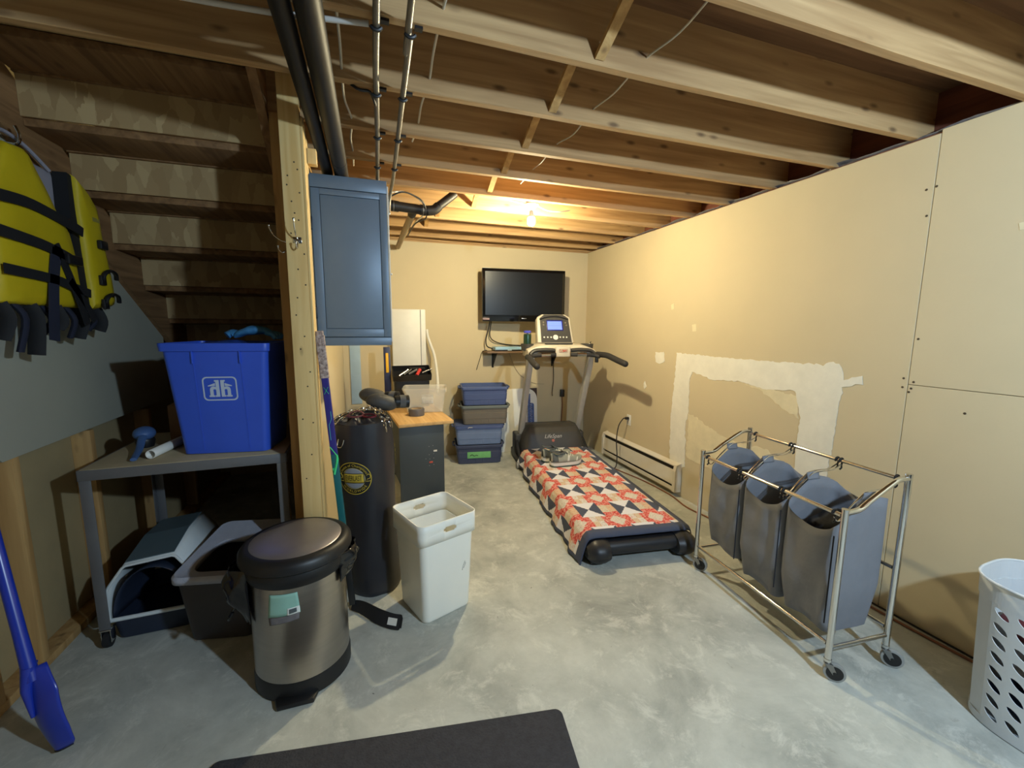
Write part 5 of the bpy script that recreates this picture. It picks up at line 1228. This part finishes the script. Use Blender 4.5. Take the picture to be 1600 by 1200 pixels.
# small things on the table
br = thing('scrub_brush', 'blue brush with round head lying at the left end of the steel table', 'brush', (-1.165, 2.60, .9065), .25)
M_brb = mat('dull_blue_plastic', (74, 106, 158), .5, var=.1)
MB().tube(smooth_path([(0, -.16, .012), (0, -.08, .018), (.0, 0, .03), (.0, .07, .06), (.0, .11, .075)], 5), [.014 + .006 * i / 20 for i in range(21)], 12, flat=.6).out('handle', M_brb, br)
MB().ball((.0, .15, .075), .05, .062, .038, 20, 12).out('head', M_brb, br)
MB().lathe([(.038, .0), (.045, .035), (.042, .045)], 20, c=(0, .15, .001)).out('bristles', M_black, br)
wt = MB().tube([(0, -.19, .022), (.0, .19, .022)], .021, 18, caps=False).out('white_tube', M_white, None, solid=.003)
wt.location = (-1.045, 2.66, .9085); wt.rotation_euler = (0, 0, -.12); tag(wt, 'short white plastic tube lying on the steel table left of the blue bin', 'tube')
M_card = mat('brown_cardboard', (150, 112, 72), .85, var=.06, scale=4)
cb_ = thing('cardboard_box', 'small brown cardboard box behind the blue bin on the steel table', 'box', (-1.02, 2.96, .9065), .1)
MB().box(-.12, .12, -.09, .09, 0, .20, .002).out('carton', M_card, cb_)
MB().box(-.12, .12, -.092, -.0, .2005, .2035, .001).out('flap', M_card, cb_)
MB().box(-.12, .12, .001, .092, .2005, .2035, .001).out('flap', M_card, cb_)

# hooded litter box
M_lit = mat('pale_grey_litter_plastic', (222, 228, 228), .4, var=.03)
M_lid2 = mat('slate_litter_plastic', (86, 104, 112), .4, var=.04)
M_pan = mat('navy_litter_pan', (40, 48, 66), .45, var=.05)
lb = thing('litter_box', 'pale grey hooded litter box with dark inside on the floor under the steel table', 'litter box', (-1.115, 2.66, 0), .05)
MB().loft([[(x, y, z) for x, y in rrect(w_, d_, .04, 4)] for w_, d_, z in ((.31, .44, 0), (.33, .46, .008), (.355, .49, .115), (.345, .48, .115), (.32, .45, .02))]).out('pan', M_pan, lb)
LP = [(-.178, .116), (-.178, .27), (-.165, .30), (-.105, .385), (-.09, .395), (.10, .412), (.115, .405), (.172, .315), (.178, .29), (.178, .116)]
def lring(y, k=1, dz=0): return [(x * k, y, .116 + (z - .116) * k + dz) for x, z in LP]
MB().loft([lring(-.245), lring(.0, 1.0, .03), lring(.24, .97, .03)], False, False, False).out('hood', M_lit, lb, solid=.008, angle=25)
MB().loft([lring(.238, .965, .03), lring(.243, .965, .03)], True, True).out('back_wall', M_lid2, lb, angle=25)
MB().loft([[(x, y, z + .006) for x, z in ((-.098, .396), (.103, .414), (.103, .418), (-.098, .400))] for y in (-.225,)] + [[(x, y, z + .03 * (y + .245) / .245 + .006) for x, z in ((-.098, .396), (.103, .414), (.103, .420), (-.098, .402))] for y in (0,)] + [[(x, .22, z + .028) for x, z in ((-.095, .392), (.10, .41), (.10, .416), (-.095, .398))]]).out('roof_flap', M_lid2, lb, smooth=False)
MB().tube([(x * .99, -.246, z) for x, z in LP], .007, 8).tube([(-.176, -.246, .122), (.176, -.246, .122)], .010, 8).out('front_edge', M_lit, lb)
def liner(u, v):
    a = PI * u; k = 1 - .35 * v
    return (-.165 * math.cos(a) * k, -.235 + .30 * v, .122 + .24 * math.sin(a) * k ** .5 - .0 * v)
MB().grid(liner, 20, 6).out('inner_liner', M_pan, lb, solid=.003)
# grey bin with an open pale lid ring
lb2 = thing('floor_bin', 'dark taupe bin with pale grey lid ring, between litter box and pedal can', 'bin', (-.735, 2.475, 0), -.2)
M_tp = mat('dark_taupe_plastic', (70, 66, 66), .5, var=.05); M_ring = mat('pale_grey_ring', (182, 184, 196), .45, var=.05, scale=20, bump=.3, bscale=160)
BH2 = .345
def b2(z, e=0): q = .86 + .14 * z / BH2; return [(x, y, z) for x, y in rrect(.355 * q + e, .48 * q + e, .05, 6)]
MB().loft([b2(0, -.02), b2(.006), b2(BH2), b2(BH2, -.008), b2(.012, -.008)]).out('body', M_tp, lb2, angle=50)
def ringw(z, ins):
    o = []
    for (x, y, zz) in b2(BH2, .028 - ins * 2):
        o.append((x, y, z + .05 * (y / .24 + 1) * .5))
    return o
def opening(z):
    o = []
    for x, y in rrect(.26, .27, .06, 6):
        y2 = y - .055
        if y > .05: y2 -= .03 * (x / .13) ** 2 - .02
        o.append((x, y2, z + .05 * (y2 / .24 + 1) * .5 - .006))
    return o
MB().loft([ringw(BH2 - .012, 0), ringw(BH2 + .012, 0), ringw(BH2 + .022, .008), ringw(BH2 + .018, .022), opening(BH2 + .014), opening(BH2 - .01)], False, False).out('lid_ring', M_ring, lb2, angle=40, solid=.002)

# ------------------------------------------------------------------ blue shovel at the left edge
sv = thing('shovel', 'glossy blue plastic shovel leaning on the left wall at the edge of the picture', 'shovel', (-1.165, 1.785, 0))
M_sv = mat('shovel_blue', (32, 56, 170), .28, var=.05, spec=.6)
A0 = Vector((0.015, 0, .02)); A1 = Vector((-.035, .02, .34)); A2 = Vector((-.292, .285, 1.40))
MB().tube([A1 - (A2 - A1).normalized() * .03, A1 + (A2 - A1) * .12, A2], [.022, .019, .018], 14).out('handle', M_sv, sv)
MB().tube(smooth_path([A2, A2 + Vector((-.0, .05, .04)), A2 + Vector((-.0, .06, .10)), A2 + Vector((.0, -.02, .12)), A2 + Vector((.0, -.06, .09)), A2 + Vector((0, -.05, .03)), A2], 4), .014, 10).out('grip', M_sv, sv)
dn = (A1 - A0).normalized(); rx_ = Vector((.80, -.58, 0)); rx_ = (rx_ - dn * rx_.dot(dn)).normalized(); nn = rx_.cross(dn)
def blade(u, v):
    t = v; x = (u - .5) * 2
    wv = .082 * min(1, .30 + t * 5, .62 + t * 1.3, .35 + (1 - t) * 2.6)
    z = .34 * t
    cv = .035 * x * x - .03 * math.sin(t * PI) * .6
    return A0 + dn * z + rx_ * (x * wv) + nn * -cv
MB().grid(blade, 18, 22).out('blade', M_sv, sv, solid=.004, angle=60)
MB().tube([blade(.5, .5) + nn * .008, blade(.5, .8) + nn * .010, A1 + dn * .02], [.006, .016, .021], 12).out('socket', M_sv, sv)
MB().tube([blade(u_ / 10, .012) for u_ in range(11)], .005, 8).out('blade_edge', M_black, sv)

# ------------------------------------------------------------------ life jacket hanging at the left edge
M_yel = mat('yellow_life_jacket', (196, 172, 14), .6, var=.06, scale=5, bump=.12, bscale=12)
M_web = mat('black_webbing', (18, 18, 22), .8, var=.1)
M_lin = mat('grey_lining', (150, 146, 156), .85, var=.05)
M_nvw = mat('navy_webbing', (30, 34, 54), .85, var=.1)
lj = thing('life_jacket', 'yellow life jacket with black straps hanging under the stairs at the left edge', 'life jacket', (-1.42, 2.50, 1.62))
WM = Matrix(((0, 0, 1, 0), (1, 0, 0, 0), (0, 1, 0, 0), (0, 0, 0, 1)))     # drawing x -> y, y -> z, up -> +x
def foam(name, poly, th_, m, z0=.01, bev=.022):
    t = bmesh.new(); P_ = []
    cx_ = sum(p[0] for p in poly) / len(poly); cy_ = sum(p[1] for p in poly) / len(poly)
    def ring(k, z): return [(cx_ + (x - cx_) * k, cy_ + (y - cy_) * k, z) for x, y in P_]
    for i, p in enumerate(poly):
        q = poly[(i + 1) % len(poly)]
        for k in range(5): P_.append((p[0] + (q[0] - p[0]) * k / 5, p[1] + (q[1] - p[1]) * k / 5))
    rel = lambda r_: [(x, y, z + .006 * noise.noise((x * 7, y * 7, 2))) for x, y, z in r_]
    m_ = MB(); m_.loft([ring(.96, z0), ring(1, z0 + bev * .6), ring(1, z0 + th_ - bev), ring(.97, z0 + th_ - bev * .4), rel(ring(.90, z0 + th_)), rel(ring(.6, z0 + th_ + .006)), rel(ring(.25, z0 + th_ + .008))], M=WM)
    return m_.out(name, m, lj, angle=60)
foam('back_panel', [(-.36, .02), (.34, .02), (.33, .55), (.16, .66), (-.2, .66), (-.38, .5)], .025, M_lin, 0, .01)
foam('front_panel', [(-.36, .03), (.125, .03), (.115, .25), (.085, .37), (.01, .46), (-.07, .58), (-.13, .67), (-.22, .66), (-.34, .45)], .07, M_yel, .03)
foam('front_panel', [(.185, .025), (.375, .05), (.37, .18), (.33, .40), (.30, .56), (.25, .615), (.165, .66), (.165, .5), (.175, .25)], .075, M_yel, .03)
MB().loft([[(y, z, h_) for y, z in ((.125, .0), (.19, .0), (.172, .30), (.167, .5), (.167, .655), (.135, .66), (.125, .45), (.118, .25))] for h_ in (.03, .085)], M=WM).out('zip_band', M_web, lj, smooth=False)
def strap(pts, w_=.018, m=M_web, name='strap', h_=.112):
    P_ = smooth_path([(p[0], p[1], p[2] if len(p) > 2 else h_) for p in pts], 4); rings = []
    for i, p in enumerate(P_):
        d = P_[min(i + 1, len(P_) - 1)] - P_[max(i - 1, 0)]; n = Vector((-d.y, d.x, 0)).normalized() * w_
        rings.append([p + n, p - n, p - n + Vector((0, 0, .006)), p + n + Vector((0, 0, .006))])
    return MB().loft(rings, M=WM).out(name, m, lj, smooth=False)
strap([(-.36, .43), (-.2, .44), (-.05, .425), (.10, .40), (.14, .39)], .022)
strap([(-.36, .30), (-.15, .285), (-.02, .262), (.03, .25)], .022); strap([(-.36, .16), (-.1, .145), (.03, .12), (.14, .10)], .020)
strap([(-.06, .30), (.0, .18), (.05, .06), (.09, -.05)], .02); strap([(.0, .15), (.09, .05), (.15, -.03)], .02)
strap([(-.06, .28), (-.10, .15), (-.13, .0), (-.15, -.12)], .028, M_nvw)
for z in (.355, .20, .08):
    if z > .3: MB().box(-.03, .03, -.022, .022, 0, .022, .006, M=WM @ T(.275, z, .112)).out('buckle', M_black, lj)
    else: MB().tube(smooth_path([WM @ Vector(p) for p in ((.24, z - .035, .115), (.25, z + .01, .13), (.29, z + .028, .135), (.345, z + .02, .13), (.37, z - .01, .12))], 4), .011, 8, flat=.7).box(-.02, .02, -.03, .02, 0, .016, .004, M=WM @ T(.245, z - .02, .112)).out('buckle', M_black, lj)
MB().box(-.028, .028, -.01, .01, 0, .0012, M=WM @ T(.265, .475, .1125)).out('printed_badge', mat('grey_badge_print', (140, 130, 60), .7, var=0), lj)
MB().box(-.05, .05, -.022, .022, 0, .02, .005, M=WM @ T(.03, .245, .115)).out('buckle', M_black, lj)
for k in range(9):
    y = -.33 + .075 * k; l_ = .05 + .07 * abs(math.sin(k * 2.3)) + (.06 if k < 3 else 0)
    MB().tube(smooth_path([WM @ Vector((y, .03, .06)), WM @ Vector((y + .01, -.03, .075 + .01 * (k % 2))), WM @ Vector((y - .01 + .01 * (k % 3), -l_, .06))], 4), .030, 8, flat=.4).out('hanging_strap', M_nvw if k % 2 else M_web, lj)
MB().tube(smooth_path([WM @ Vector(p) for p in ((.12, .655, .03), (.0, .72, .02), (-.10, .74, .01), (-.15, .70, .02))], 5), .008, 8).out('hanging_loop', M_lin, lj)
MB().tube(smooth_path([WM @ Vector(p) for p in ((-.07, .70, -.009), (-.07, .70, .04), (-.07, .735, .05), (-.07, .77, .04))], 4), .006, 8).out('hanger_hook', M_chrome, lj)
